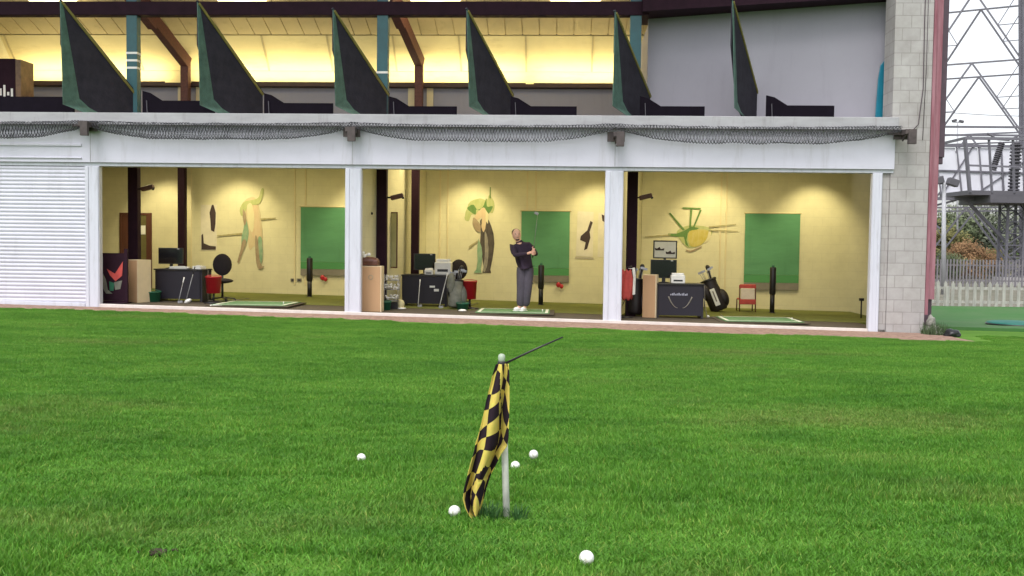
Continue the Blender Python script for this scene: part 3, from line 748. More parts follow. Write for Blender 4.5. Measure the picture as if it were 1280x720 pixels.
def green_screen(label, x0, x1, y0, y1):
    (u0, z1), (u1, z0) = at_v(x0, y0, BACK-.05), at_v(x1, y1, BACK-.05)
    t = bthing('green_screen', label, 'screen', (u0+u1)/2, BACK-.05, z0, 0, 'green screens on the back wall'); w = (u1-u0)/2; h = z1-z0
    b = B(); b.bb(-w, w, 0, .03, .20*h, h); b.build('canvas', M['screen_g'], t)
    b = B(); b.bb(-w, w, -.004, .026, .095*h, .198*h); b.build('light_band', M['screen_g2'], t)
    b = B(); b.bb(-w, w, -.002, .03, 0, .093*h); b.build('grey_hem', M['greyband'], t)
    b = B(); b.tube([(-w-.03, .01, h+.02), (w+.03, .01, h+.02)], .018, 8); b.build('top_rail', M['trim'], t)
    return t
green_screen('green screen on the wall of the bay with the door, behind the dark post', 376, 440, 259, 345)
green_screen('green screen behind the swinging man', 652, 711, 264, 353)
green_screen('widest green screen, in the right hand bay behind the red chair', 932, 998, 267, 363)

# ball dispenser posts
def disp_post(label, px, py, h, v):
    u, _ = at_v(px, py, v)
    t = bthing('padded_post', label, 'post', u, v, None, 0, 'black padded posts in the bays')
    b = B(); b.tube([(0, 0, 0), (0, 0, h*.45)], .058, 10); b.build('stem', M['black'], t)
    b = B(); b.tube([(0, 0, h*.40), (0, 0, h*.43), (0, 0, h-.02), (0, 0, h)], [.058, .075, .075, .066], 12); b.build('pad', M['black'], t)
    b = B(); b.lathe([(.08, 0), (.08, .012), (.06, .02)]); b.build('base', M['black'], t)
    b = B(); b.ell((0, 0, h+.02), (.035, .035, .04)); b.build('cap', M['greenbin'], t)
    return t
disp_post('black padded post before the green screen in the bay with the door', 387, 366, .98, 4.6)
disp_post('black padded post just right of the swinging man', 676, 374, .98, 4.3)
disp_post('black padded post right of the red chair', 965, 390, 1.1, 4.0)

# hitting mats
def hit_mat(label, px, py, w):
    t = fthing('hitting_mat', label, 'mat', px, py, 0, 'hitting mats on the bay floors')
    b = B(); b.bb(-w/2, w/2, -.72, .72, .008, .03); b.build('base', M['brownfloor'], t, .004)
    b = B(); b.bb(-w/2+.1, w/2-.1, -.64, .64, .033, .045); b.build('turf', M['mat_g'], t)
    b = B()
    for y in (-.58, .56): b.bb(-w/2+.16, w/2-.16, y, y+.035, .047, .05)
    for x in (-w/2+.14, w/2-.19): b.bb(x, x+.06, -.54, .55, .047, .05)
    b.build('white_line', mat('mat_line', (.62, .62, .50), .9, .2, 8), t)
    b = B(); b.tube([(w/2-.25, -.2, .05), (w/2-.25, -.2, .1)], .012, 8); b.build('rubber_tee', M['offwhite'], t)
    return t
hit_mat('empty green hitting mat beside the red basket in the bay with the door', 322, 381.5, 1.75)
hit_mat('green hitting mat under the swinging man', 642, 391, 1.75)
hit_mat('empty green hitting mat beside the golf bag, in the right hand bay', 948, 401.5, 1.8)

# ------------------------------------------------------------------ furniture
def desk(label, px0, px1, py, h, mark=None, dpt=.6):
    u0, v0 = at_floor(px0, py); u1, v1 = at_floor(px1, py); v = (v0+v1)/2
    t = bthing('desk', label, 'desk', (u0+u1)/2, v, floorz((u0+u1)/2), 0, 'navy desks in the bays'); w = u1-u0
    b = B(); b.bb(-w/2-.02, w/2+.02, -.03, dpt, h-.03, h); b.build('top', M['black'], t, .004)
    b = B(); b.bb(-w/2+.04, w/2-.04, 0, .02, .06, h-.032); b.build('front_panel', M['navy'], t)
    for s in (-1, 1):
        b = B(); b.bb(s*w/2-.025-s*.02, s*w/2+.025-s*.02, .022, dpt-.02, 0, h-.032); b.build('side_panel', M['navy'], t)
    if mark == 'tags':
        b = B(); b.bb(.12, .24, -.008, -.001, h*.60, h*.66); b.bb(.22, .33, -.008, -.001, h*.48, h*.56); b.build('sticker', M['paper'], t)
    if mark == 'arc':
        b = B()
        for i in range(11): b.bb(-.21+i*.034, -.19+i*.034+.006*(i % 2), -.008, -.001, h*.66, h*.66+.03+.012*((i*7) % 3))
        b.build('lettering', mat('worn_letter', (.35, .35, .42), .7, .2, 20), t)
        b = B(); pts = []
        for sgn in (-1, 1):
            p = [(sgn*(.05+.2*k/8), -.006, h*.30 + .24*(k/8)**2) for k in range(9)]
            b.tube(p, [.006+.01*k/8 for k in range(9)], 6)
        b.build('arc_emblem', M['greyband'], t)
    return t, w, h
d1, w1, h1 = desk('navy desk with a plain front beside the red basket', 187, 258, 377, .72)
d2, w2, h2 = desk('navy desk with two small white stickers on its front', 500, 560, 383, .72, 'tags')
d3, w3, h3 = desk('navy desk with a pale arc emblem and small lettering', 822, 877, 398, .74, 'arc')
def on_desk(d, h, x, y): 
    return d.location + UA*x + VA*y + Vector((0, 0, h))
def monitor(label, loc, w, h, rz=0):
    t = thing('monitor', label, 'monitor', loc, -A+rz, 'computer monitors on the desks')
    b = B(); b.bb(-w/2, w/2, -.02, .03, .10, .10+h); b.build('housing', M['black'], t, .008)
    b = B(); b.bb(-w/2+.02, w/2-.02, -.026, -.021, .125, .08+h); b.build('screen_glass', M['screen'], t)
    b = B(); b.bb(-.03, .03, .0, .04, 0, .12); b.build('stem', M['black'], t)
    b = B(); b.lathe([(.12, 0), (.12, .012), (.05, .025)], n=16); b.build('foot', M['black'], t)
    b = B(); b.bb(w/2-.13, w/2-.08, -.03, -.024, .07+h, .085+h); b.build('indicator', M['offwhite'], t)
monitor('black monitor on the plain navy desk by the door', on_desk(d1, h1, -.28, .28), .56, .36)
monitor('black monitor on the desk with two white stickers', on_desk(d2, h2, -.04, .28), .50, .38, .25)
monitor('black monitor under the framed pictures on the arc emblem desk', on_desk(d3, h3, -.33, .32), .56, .40)
# papers, printers on desks
def paper_stack(label, loc, w, d, h, rz):
    t = thing('paper_stack', label, 'papers', loc, -A+rz, 'paper stacks on the desks')
    b = B(); rnd = random.Random(int(w*1000))
    for k in range(5): b.box((rnd.uniform(-.015, .015), rnd.uniform(-.01, .01), h*(k+.5)/5), (w*rnd.uniform(.9, 1), d, h/5-.001), Matrix.Rotation(rnd.uniform(-.08, .08), 3, 'Z'))
    b.build('sheets', M['paper'], t)
    b = B(); b.box((0, 0, h+.006), (w*.5, d*.4, .008), Matrix.Rotation(.3, 3, 'Z')); b.build('top_sheet', M['offwhite'], t)
paper_stack('loose white papers under the monitor by the door', on_desk(d1, h1+.001, .0, .10), .42, .22, .05, .1)
paper_stack('small white papers at the right end of the plain desk', on_desk(d1, h1+.001, .42, .12), .22, .2, .07, -.2)
def printer(label, loc, w, h, d=.3, rz=0):
    t = thing('printer', label, 'printer', loc, -A+rz, 'white printers on the desks')
    b = B(); b.box((0, 0, h*.4), (w, d, h*.8)); b.build('case', M['offwhite'], t, .02)
    b = B(); b.box((0, .02, h*.9), (w*.85, d*.8, h*.2)); b.build('lid', M['paper'], t, .01)
    b = B(); b.bb(-w*.32, w*.32, -d/2-.004, -d/2-.001, h*.2, h*.36); b.build('paper_slot', M['black'], t)
printer('small white printer below the monitor in the middle bay', on_desk(d2, h2+.001, .09, .10), .20, .15, .16)
printer('tall white box of equipment at the right end of the stickered desk', on_desk(d2, h2+.001, .40, .25), .38, .36, .3)
printer('white domed printer on the arc emblem desk', on_desk(d3, h3+.001, -.05, .12), .30, .22, .22)
for i, (d, w, lab) in enumerate(((d1, w1, 'grey cable trailing off the plain navy desk to the floor'), (d2, w2, 'grey cable trailing off the stickered desk to the floor'), (d3, w3, 'grey cable trailing down the side of the arc emblem desk'))):
    p = d.location
    b = B(); b.tube([UA*(w/2-.1)+VA*.3+Vector((0, 0, .75)), UA*(w/2+.05)+VA*.25+Vector((0, 0, .70)), UA*(w/2+.06)+VA*.2+Vector((0, 0, .3)), UA*(w/2+.1)+VA*.12+Vector((0, 0, .02)), UA*(w/2+.5)+VA*.5+Vector((0, 0, .015)), UA*(w/2+.6)+VA*1.4+Vector((0, 0, .015))], .008, 6)
    o = b.build('power_cable', M['greyband'], loc=p); tag(o, lab, 'cable')
# picture frame in bay 3 above monitor
u, z = at_v(829, 323, 3.6)
t = bthing('picture_frame', 'dark framed display of two small photographs above the monitor', 'picture frame', u, 3.2, z-.35)
w, h = .55, .42
b = B(); b.bb(-w/2, w/2, 0, .03, .35, .35+h); b.bb(-.03, .03, .031, .06, .0, .6); b.build('frame', M['black'], t)
b = B(); b.bb(-w/2+.03, w/2-.03, -.005, -.001, .38, .32+h); b.build('mount', M['paper'], t)
for sx, yy in ((-.13, .0), (.12, -.08)):
    b = B(); b.prism([(sx-.10, -.007, .54+yy), (sx+.10, -.007, .54+yy), (sx+.11, -.007, .59+yy), (sx+.03, -.007, .57+yy), (sx, -.007, .62+yy), (sx-.06, -.007, .58+yy), (sx-.11, -.007, .60+yy)], (0, -1, 0), .002); b.build('photograph', M['po_dark'], t)
b = B(); b.bb(-.02, .02, .02, .05, floorz(u)-(z-.35)+.0, .02); b.bb(-.15, .15, -.1, .2, floorz(u)-(z-.35), floorz(u)-(z-.35)+.02); b.build('stand', M['black'], t)
# plywood boxes
def ply_box(label, px, py, w, d, h, rz, logo=False):
    t = fthing('plywood_box', label, 'box', px, py, rz, 'tall pale boxes by the bay thresholds')
    b = B(); b.bb(-w/2, w/2, -d/2, d/2, 0, h); b.build('carcass', M['ply'], t, .006)
    b = B(); b.bb(w/2+.001, w/2+.018, -d/2, d/2, 0, h+.01); b.bb(-w/2, w/2, -d/2, d/2, h+.001, h+.012); b.build('lit_side', M['plylit'], t)  # right side and top made paler: their lit look is painted in
    if logo:
        b = B(); n = 20
        for k in range(n):
            a0, a1 = 2*math.pi*k/n, 2*math.pi*(k+1)/n
            b.prism([(-.0+.055*math.cos(a0), -d/2-.003, h-.22+.055*math.sin(a0)), (.055*math.cos(a1), -d/2-.003, h-.22+.055*math.sin(a1)), (.032*math.cos(a1), -d/2-.003, h-.22+.032*math.sin(a1)), (.032*math.cos(a0), -d/2-.003, h-.22+.032*math.sin(a0))], (0, -1, 0), .003)
        b.build('ring_logo', M['mu_brown'], t)
    return t
ply_box('tall pale plywood box beside the red and black banner', 172, 377.5, .34, .4, .90, -.32)
pb2 = ply_box('tall pale plywood box with a dark ring logo behind the second white post', 465, 389, .40, .34, .93, .02, True)
ply_box('narrow pale plywood box left of the arc emblem desk', 812, 396.5, .27, .3, .90, -.25)
# top of box 2: brown bag with white gloves
loc = pb2.location + Vector((-.06, .02, .945))
t = thing('equipment_bag', 'dark brown bag with pale gloves lying on the box with the ring logo', 'bag', loc, -A)
b = B(); b.ell((.0, 0, .09), (.22, .14, .095)); b.box((0, 0, .06), (.40, .24, .12)); b.build('body', M['door'], t, .03)
for x, y, z in ((-.10, -.03, .2), (-.02, -.02, .23), (-.14, .02, .25)):
    b = B(); b.ell((x, y, z), (.05, .03, .035), rot=Matrix.Rotation(x*9, 3, 'Y')); b.build('glove', M['paper'], t)
# banner
t = fthing('banner', 'low banner printed red and white on black behind the shutter post', 'banner', 141, 379, .05)
w = .62
b = B(); b.bb(-w/2, w/2-.06, 0, .02, .06, 1.05); b.build('print', M['darksteel'], t)
b = B(); b.prism([(-.12, -.004, .72), (.05, -.004, .62), (.22, -.004, .88), (.2, -.004, .58), (.06, -.004, .46), (-.05, -.004, .58)], (0, -1, 0), .003); b.build('red_motif', M['redcloth'], t)
b = B(); b.prism([(-.2, -.004, .62), (-.14, -.004, .5), (-.1, -.004, .28), (.0, -.004, .2), (-.14, -.004, .2), (-.22, -.004, .34)], (0, -1, 0), .003); b.prism([(.03, -.004, .44), (.2, -.004, .48), (.16, -.004, .3), (.05, -.004, .28)], (0, -1, 0), .003); b.build('pale_motif', M['greybag'], t)
b = B(); b.prism([(-.07, -.008, .46), (.04, -.008, .42), (.02, -.008, .26), (-.06, -.008, .26)], (0, -1, 0), .002); b.build('green_motif', M['greenbin'], t)
b = B(); b.bb(w/2-.055, w/2+.01, -.03, .03, 0, 1.14); b.bb(-w/2, w/2-.056, -.01, .03, .0, .055); b.bb(-w/2, w/2, -.2, .2, .0, .02); b.build('frame', M['darksteel'], t)
# baskets and bins
def bucket(name, label, cat, px, py, r, h, mt, lift=0, stand=False, group=None):
    t = fthing(name, label, cat, px, py, 0, group)
    b = B(); b.lathe([(r*.86, lift), (r, lift+h), (r*1.05, lift+h), (r*1.05, lift+h-.02), (r*1.0, lift+h-.02)][:4] + [(r*.95, lift+h-.005), (r*.9, lift+h*.25)], n=20); b.build('tub', mt, t)
    b = B(); b.tube([(r*math.cos(a), .02, lift+h+r*.2*math.sin(a)) for a in [math.pi*k/10 for k in range(11)]], .008, 6); b.build('handle', mt, t)
    if stand:
        b = B(); b.tube([(0, 0, .02), (0, 0, lift)], .025, 8); b.lathe([(.22, 0), (.22, .02), (.05, .05)], n=16); b.build('stand', M['black'], t)
    return t
bucket('ball_basket', 'red ball basket on a short stand beside the plain navy desk', 'basket', 267, 379, .17, .36, M['red'], .22, True, 'red ball baskets')
bucket('ball_basket', 'red ball basket on a stand left of the mat of the man', 'basket', 587, 386, .16, .40, M['red'], .22, True, 'red ball baskets')
bucket('storage_tub', 'dark green tub on the floor before the plain navy desk', 'tub', 190, 377, .19, .22, M['greenbin'], group='green tubs')
bucket('storage_tub', 'green tub below the red basket in the middle bay', 'tub', 578, 387, .14, .14, M['greenbin'], group='green tubs')
bucket('storage_tub', 'small green tub beside the box with the ring logo', 'tub', 482, 387.5, .12, .18, M['greenbin'], group='green tubs')
# office chairs
def office_chair(label, px, py, rz, s=1):
    t = fthing('office_chair', label, 'chair', px, py, rz, 'black office chairs behind the desks')
    b = B(); b.ell((0, .22, .82), (.21, .05, .25)); b.build('backrest', M['blackcloth'], t)
    b = B(); b.ell((0, 0, .46), (.24, .24, .06)); b.build('seat', M['blackcloth'], t)
    b = B(); b.bar((0, .2, .44), (0, .25, .75), .05, .02); b.build('back_bracket', M['black'], t)
    b = B(); b.tube([(0, 0, .08), (0, 0, .43)], .025, 8); b.build('gas_column', M['black'], t)
    for k in range(5):
        a = 2*math.pi*k/5; b = B(); b.bar((0, 0, .09), (.27*math.cos(a), .27*math.sin(a), .06), .04, .025); b.ell((.27*math.cos(a), .27*math.sin(a), .03), (.03, .03, .03)); b.build('castor_arm', M['black'], t)
office_chair('black office chair behind the red basket in the bay with the door', 278, 376.5, .35)
office_chair('black office chair by the grey golf bag in the middle bay', 573, 380, .1)
# clubs standing
def golf_club(label, p0, p1, mt='steel', driver=False, group='loose golf clubs', grip=True):
    t = thing('golf_club', label, 'golf club', p0, 0, group); d = Vector(p1)-Vector(p0)
    b = B(); b.tube([(0, 0, .02), d], [.010, .008], 6); b.build('shaft', M[mt], t)
    if grip: b = B(); b.tube([d*.80, d*1.0], [.011, .014], 8); b.build('grip', M['black'] if driver else M['paper'], t)
    b = B()
    if driver: b.ell((.05, 0, .045), (.085, .06, .045), rot=Matrix.Rotation(-.5, 3, 'Y'))
    else: b.box((.04, 0, .03), (.10, .03, .05), Matrix.Rotation(-.2, 3, 'Y'))
    b.build('head', M['offwhite'] if driver else M['steel'], t)
def fp(px, py, dv=0):
    u, v = at_floor(px, py); return W(u, v+dv, floorz(u))
q = fp(232, 379); golf_club('driver with a white head leaning on the front of the plain navy desk', q, q+Vector((.12, .25, .78)), driver=True)
q = fp(223, 379); golf_club('iron club leaning left of the white headed driver', q, q+Vector((.04, .25, .55)))
q = fp(522.5, 384); golf_club('pale club standing upright against the middle of the stickered desk', q, q+Vector((.03, .12, .62)), mt='offwhite')
q = fp(549, 385.5); golf_club('pale club leaning to the right beside the white stickers', q, q+Vector((.17, .12, .78)), mt='offwhite', driver=False)
# golf bags
def golf_bag(label, px, py, lean, cloth, panel, rz, group, h=.85, q=1):
    t = fthing('golf_bag', label, 'golf bag', px, py, rz, group)
    rot = Matrix.Rotation(lean, 3, 'Y') @ Matrix.Rotation(-.12, 3, 'X')
    def P(x, y, z): return rot @ Vector((x, y, z)) + Vector((0, 0, .03))
    b = B(); b.lathe([(.14*q, 0), (.17*q, .05), (.18*q, .25), (.165*q, .5), (.15*q, h*.8), (.155*q, h*.93), (.155*q, h)], c=(0, 0, .03), n=18, rot=rot); b.build('body', cloth, t)
    b = B(); b.lathe([(.155*q, h*.93), (.168*q, h*.94), (.168*q, h*.985), (.155*q, h)], c=(0, 0, .03), n=18, rot=rot); b.build('collar', M['black'], t)
    b = B(); b.ell(P(.15*q, -.02, .27), (.11*q, .13*q, .22), rot=rot); b.ell(P(-.13*q, -.06, .52), (.10*q, .12*q, .24), rot=rot); b.build('pocket', cloth, t)
    if panel:
        b = B(); b.box(P(-.02, -.17*q, .34), (.12, .03, .42), rot); b.build('white_panel', M['offwhite'], t, .012)
        b = B(); b.box(P(-.02, -.17*q-.019, .36), (.03, .004, .26), rot); b.build('panel_print', M['greyband'], t)
    rnd = random.Random(px)
    for k in range(6):
        a = k*1.05; x, y = .08*math.cos(a), .08*math.sin(a); l = h+.14+.1*rnd.random()
        b = B(); b.tube([P(x, y, h*.9), P(x*1.6, y*1.6, l)], .006, 6)
        b.box(P(x*1.8+.03, y*1.8, l), (.09, .025, .05), rot); b.build('club', M['steel'], t)
    b = B(); b.ell(P(.11, .03, h+.26), (.055, .055, .075), rot=rot); b.tube([P(.08, .02, h), P(.11, .03, h+.25)], [.025, .035], 8); b.build('head_cover', M['black'], t)
    b = B(); b.tube([P(-.13, -.05, h*.85), P(-.22, -.12, h*.6), P(-.15, -.06, h*.35)], .018, 6); b.build('strap', M['black'], t)
    for s in (-1, 1): 
        b = B(); b.tube([P(s*.1, .1, h*.8), (s*.22-.1, .42, .0)], .009, 6); b.build('stand_leg', M['black'], t)
    return t
golf_bag('black golf bag with a white side panel leaning between desk and red chair', 900, 390, -.38, M['bag'], True, 0, 'golf bags in the bays', .80, 1.2)
golf_bag('grey golf bag standing before the office chair in the middle bay', 569, 386, .06, M['greybag'], False, .3, 'golf bags in the bays', .62)
golf_bag('dark golf bag with coloured cloths in the right hand bay by the post', 793, 395, .05, M['bag'], False, 0, 'golf bags in the bays', .78)
# cloths hanging at bay 3 left
u, v = at_floor(782, 397)
t = bthing('hanging_jacket', 'red and orange jacket hanging on a rack behind the third white post', 'jacket', u, v, None)
b = B()
rows = []
for k in range(9):
    zz = 1.0-.62*k/8; hw = .10+.06*math.sin(k*.35); row = []
    for j in range(9):
        tt = j/8*2-1; row.append(b.bm.verts.new((tt*hw, -.05*math.cos(tt*1.5)-.02*math.sin(j*1.9+k*.4), zz+.03*math.sin(j*2))))
    rows.append(row)
for r1, r2 in zip(rows, rows[1:]):
    for j in range(8): b.bm.faces.new((r1[j], r1[j+1], r2[j+1], r2[j])).smooth = True
o = b.build('cloth', M['redcloth'], t); sm = o.modifiers.new('thick', 'SOLIDIFY'); sm.thickness = .012
b = B(); b.tube([(0, .02, 0), (0, .02, 1.06), (.12, .02, 1.08)], .012, 6); b.lathe([(.16, 0), (.16, .015), (.03, .03)], n=14); b.build('rack', M['black'], t)
t = bthing('hanging_towel', 'white towel draped from the rack beside the red jacket', 'towel', u+.14, v-.06, None)
b = B(); b.prism([(-.03, 0, 1.05), (.03, -.01, 1.06), (.05, -.02, .9), (.045, -.01, .5), (-.01, 0, .48), (.0, 0, .85)], (0, 1, 0), .015); b.build('cloth', M['paper'], t, .006)
b = B(); b.tube([(0, .03, 1.03), (-.1, .07, 1.04)], .008, 6); b.build('loop', M['paper'], t)
# ball rack in bay 2
t = fthing('ball_rack', 'wire rack heaped with pale golf balls beside the box with the ring logo', 'ball rack', 490, 386)
b = B(); rnd = random.Random(4)
for z in (.18, .42, .62):
    for y in (-.12, .12): b.tube([(-.15, y, z), (.15, y, z)], .007, 6)
    for x in (-.15, .15): b.tube([(x, -.12, z), (x, .12, z)], .007, 6)
for x in (-.15, .15):
    for y in (-.12, .12): b.tube([(x, y, 0), (x, y, .75)], .009, 6)
b.build('wire_frame', M['steel'], t)
for z in (.18, .42, .60):
    b = B()
    for k in range(30): b.ell((rnd.uniform(-.14, .14), rnd.uniform(-.11, .11), z+.03+rnd.uniform(0, .09)), (.022, .022, .022), n=8)
    b.build('ball_heap', M['offwhite'], t)
b = B(); b.bb(-.13, .13, -.1, .1, .0, .15); b.build('black_tray', M['black'], t)
t = fthing('sun_hat', 'pale yellow round cap on the floor at the foot of the wire rack', 'cap', 500.5, 386)
b = B(); b.ell((0, 0, .10), (.09, .09, .11)); b.build('crown', mat('pale_cap', (.6, .52, .28), .8, .2, 9), t)
b = B(); b.lathe([(.12, .0), (.13, .01), (.1, .03)], n=18); b.build('brim', M['paper'], t)
# red chair in bay 3
t = fthing('folding_chair', 'small red folding chair with a cream back under the widest green screen', 'chair', 934, 390, .0)
t.scale = (1.15, 1.15, 1.15)
b = B(); b.bb(-.145, .145, -.03, .0, .26, .50); b.build('backrest', M['chairwhite'], t, .02)
b = B(); b.bb(-.17, .17, -.02, .02, .49, .58); b.bb(-.17, .17, -.035, .0, .16, .27); b.build('red_rail', M['redcloth'], t, .015)
b = B(); b.box((0, .18, .26), (.32, .34, .03)); b.build('seat', M['redcloth'], t, .01)
for sx in (-.165, .165):
    for y0, y1 in ((-.02, .02), (.33, .30)):
        b = B(); b.tube([(sx, y0, 0), (sx, y1, .26 if y0 > 0 else .56)], .013, 6); b.build('leg', M['door'], t)
# thin post at right jamb
u, v = at_floor(1083, 399)
t = bthing('thin_stand', 'thin dark stand against the right jamb of the right hand bay', 'stand', u-.03, v+.3, None)
b = B(); b.tube([(0, 0, 0), (0, 0, .42)], .018, 8); b.build('pole', M['black'], t)
b = B(); b.bb(-.05, .05, -.03, .03, .40, .46); b.build('head', M['black'], t)
# small wall things
for lab, px, py in (('red hook tag hanging below the green screen in the bay with the door', 405, 348), ('red tag hanging below the green screen behind the man', 700, 357)):
    u, z = at_v(px, py, BACK-.06)
    t = bthing('hanging_tag', lab, 'tag', u, BACK-.07, z, .0, 'red tags on the back wall')
    b = B(); b.ell((-.04, 0, .02), (.06, .03, .07)); b.ell((.04, 0, -.02), (.05, .03, .06)); b.build('body', M['red'], t)
    b = B(); b.tube([(0, .02, .05), (0, .03, .16)], .006, 6); b.build('cord', M['black'], t)
for lab, px, py in (('left of two small dark wall sockets by the cable trunking', 366, 350), ('right of two small dark wall sockets beside the black padded post', 374, 350)):
    u, z = at_v(px, py, BACK-.02)
    t = bthing('wall_socket', lab, 'socket', u, BACK-.024, z, 0, 'sockets on the back wall')
    b = B(); b.bb(-.06, .06, 0, .02, -.04, .04); b.build('plate', M['greyband'], t, .005); b = B(); b.bb(-.03, .03, -.006, -.001, -.02, .02); b.build('switch', M['black'], t)
def wall_cam(label, u, v, z, sx):
    t = bthing('column_camera', label, 'camera', u, v, z, 0, 'cameras fixed to the columns')
    b = B(); b.tube([(0, 0, 0), (sx*.12, -.02, .0)], .018, 6); b.build('arm', M['black'], t)
    b = B(); b.box((sx*.24, -.03, .02), (.28, .12, .10), Matrix.Rotation(-.25*sx, 3, 'Y')); b.build('housing', M['door'], t, .02)
    b = B(); b.ell((sx*.37, -.05, .0), (.03, .03, .03)); b.build('lens', M['screen'], t)
for lab, px, py in (('dark camera on the left column in the bay with the door', 172, 236), ('dark camera on the column left of the desk with white stickers', 483, 247), ('dark camera on the column beside the red jacket', 793, 247)):
    u, z = at_v(px, py, COLV); wall_cam(lab, u, COLV, z, 1)
def scallop_shelf(px, py):
    u, z = at_v(px, py, 2.2)
u, z = at_v(456, 269, 1.2)
t = bthing('bracket_light', 'small dark bracket fixture behind the second white post', 'fixture', u, 1.2, z)
b = B(); b.ell((0, 0, 0), (.07, .05, .05)); b.build('housing', M['black'], t); b = B(); b.tube([(.03, 0, 0), (.14, 0, .03)], .018, 6); b.ell((.15, 0, .04), (.03, .03, .03)); b.build('arm', M['black'], t)
# mirror leaning on divider wall of bay 2
u, z = at_v(487, 335, 2.6)
t = bthing('wall_mirror', 'tall thin framed panel on the dividing wall left of the desk', 'mirror', u+.06, 2.55, z, -.2)
b = B(); b.bb(-.13, .13, 0, .02, 0, 1.28); b.build('frame', M['door'], t)
b = B(); b.bb(-.105, .105, -.006, -.001, .03, 1.25); b.build('panel', mat('mirror_panel', (.45, .42, .22), .35, .2, 2), t)
# ------------------------------------------------------------------ the golfer
def skin_mesh(name, verts, edges, radii, roots, sub=2):
    me = bpy.data.meshes.new(name); me.from_pydata(verts, edges, [])
    o = bpy.data.objects.new(name, me); C.objects.link(o)
    sk = o.modifiers.new('skin', 'SKIN'); sk.use_smooth_shade = True
    for i, rr in enumerate(radii):
        d = me.skin_vertices[0].data[i]
        d.radius = rr if isinstance(rr, tuple) else (rr, rr); d.use_root = i in roots
    sb = o.modifiers.new('sub', 'SUBSURF'); sb.levels = sb.render_levels = sub
    dg = bpy.context.evaluated_depsgraph_get(); dg.update()
    nm = bpy.data.meshes.new_from_object(o.evaluated_get(dg))
    bpy.data.objects.remove(o); return nm
def golfer():
    t = fthing('person', 'man in a dark top and grey trousers finishing a golf swing on the middle mat', 'person', 652, 391.5)
    t.location.z += .045
    skin = mat('skin', (.74, .43, .31), .55, .08, 12); top = mat('dark_navy_top', (.026, .014, .030), .9, .2, 12, .2); trs = mat('grey_trousers', (.075, .065, .085), .9, .2, 5, .5); hair = mat('short_hair', (.05, .03, .02), .8, .2, 30)
    V = dict(pel=(.065, .02, .97), wst=(.05, .01, 1.10), chs=(-.01, -.01, 1.30), nkb=(-.06, -.01, 1.455), nk=(-.10, -.03, 1.52), hd=(-.135, -.045, 1.60),
             shA=(-.20, -.02, 1.36), elA=(-.14, -.25, 1.19), wrA=(.13, -.33, 1.24), hnA=(.21, -.32, 1.27),
             shB=(.14, .0, 1.42), elB=(.30, -.10, 1.22), wrB=(.27, -.28, 1.24), hnB=(.26, -.33, 1.30),
             hpA=(-.005, .02, .90), knA=(-.005, -.03, .49), akA=(-.035, .01, .10), toA=(-.115, -.07, .035),
             hpB=(.135, .02, .90), knB=(.115, -.04, .49), akB=(.075, .03, .10), toB=(.03, -.09, .035))
    def sub(names, edges, rad, add=()):
        ns = list(names); idx = {n: i for i, n in enumerate(ns)}
        return [V[n] for n in ns], [(idx[a], idx[b]) for a, b in edges], [rad[n] for n in ns]
    rad = dict(pel=(.165, .14), wst=(.18, .15), chs=(.205, .165), nkb=(.10, .09), nk=.066, hd=.06, shA=.07, elA=.046, wrA=.03, hnA=.036, shB=.07, elB=.046, wrB=.03, hnB=.036,
               hpA=.095, knA=.065, akA=.045, toA=.038, hpB=.095, knB=.065, akB=.045, toB=.038)
    ed = [('pel', 'wst'), ('wst', 'chs'), ('chs', 'nkb'), ('nkb', 'nk'), ('nk', 'hd'), ('chs', 'shA'), ('shA', 'elA'), ('elA', 'wrA'), ('wrA', 'hnA'), ('chs', 'shB'), ('shB', 'elB'), ('elB', 'wrB'), ('wrB', 'hnB'),
          ('pel', 'hpA'), ('hpA', 'knA'), ('knA', 'akA'), ('akA', 'toA'), ('pel', 'hpB'), ('hpB', 'knB'), ('knB', 'akB'), ('akB', 'toB')]
    vs, es, rs = sub(V.keys(), ed, {k: (tuple(x*(.55 if k in ('pel', 'wst') else .74) for x in v) if isinstance(v, tuple) else v*(.62 if k[:2] in ('sh', 'el') else .9)) for k, v in rad.items()})
    roots = {0}
    # fingers wrapped round the grip of the club
    grip0, gdir = Vector((.235, -.335, 1.20)), Vector((.10, .02, 1)).normalized()
    for (hx, off) in ((Vector(V['hnA']), 0), (Vector(V['hnB']), .075)):
        for k in range(4):
            i = len(vs); zz = 1.215 + off + k*.019; c = grip0 + gdir*(zz-1.20)
            p = [hx + Vector((0, 0, (k-1.5)*.016)), c + Vector((-.012, -.030, 0)), c + Vector((.028, -.020, 0)), c + Vector((.026, .012, -.003))]
            ln = (1, 1.05, 1, .85)[k]
            vs += [tuple(a) for a in p]; es += [(i, i+1), (i+1, i+2), (i+2, i+3)]; rs += [.012, .0095, .0085*ln, .0075*ln]; roots.add(i)
        i = len(vs); c = grip0 + gdir*(1.30+off*.8-1.20)
        p = [hx + Vector((0, .01, .015)), c + Vector((-.03, .0, 0)), c + Vector((-.012, -.025, .03))]
        vs += [tuple(a) for a in p]; es += [(i, i+1), (i+1, i+2)]; rs += [.014, .011, .009]; roots.add(i)
    bm = bmesh.new(); bm.from_mesh(skin_mesh('person_body', vs, es, rs, roots))
    b = B(); b.bm.free(); b.bm = bm
    hc = Vector((-.13, -.05, 1.635)); rz = Matrix.Rotation(.25, 3, 'Z') @ Matrix.Rotation(-.12, 3, 'Y')
    def hp(x, y, z): return hc + rz @ Vector((x, y, z))
    b.ell(hc, (.092, .108, .124), n=20, rot=rz); b.ell(hp(0, -.02, -.065), (.058, .075, .06), n=16, rot=rz)
    b.ell(hp(0, -.10, -.015), (.015, .024, .026), n=10, rot=rz)
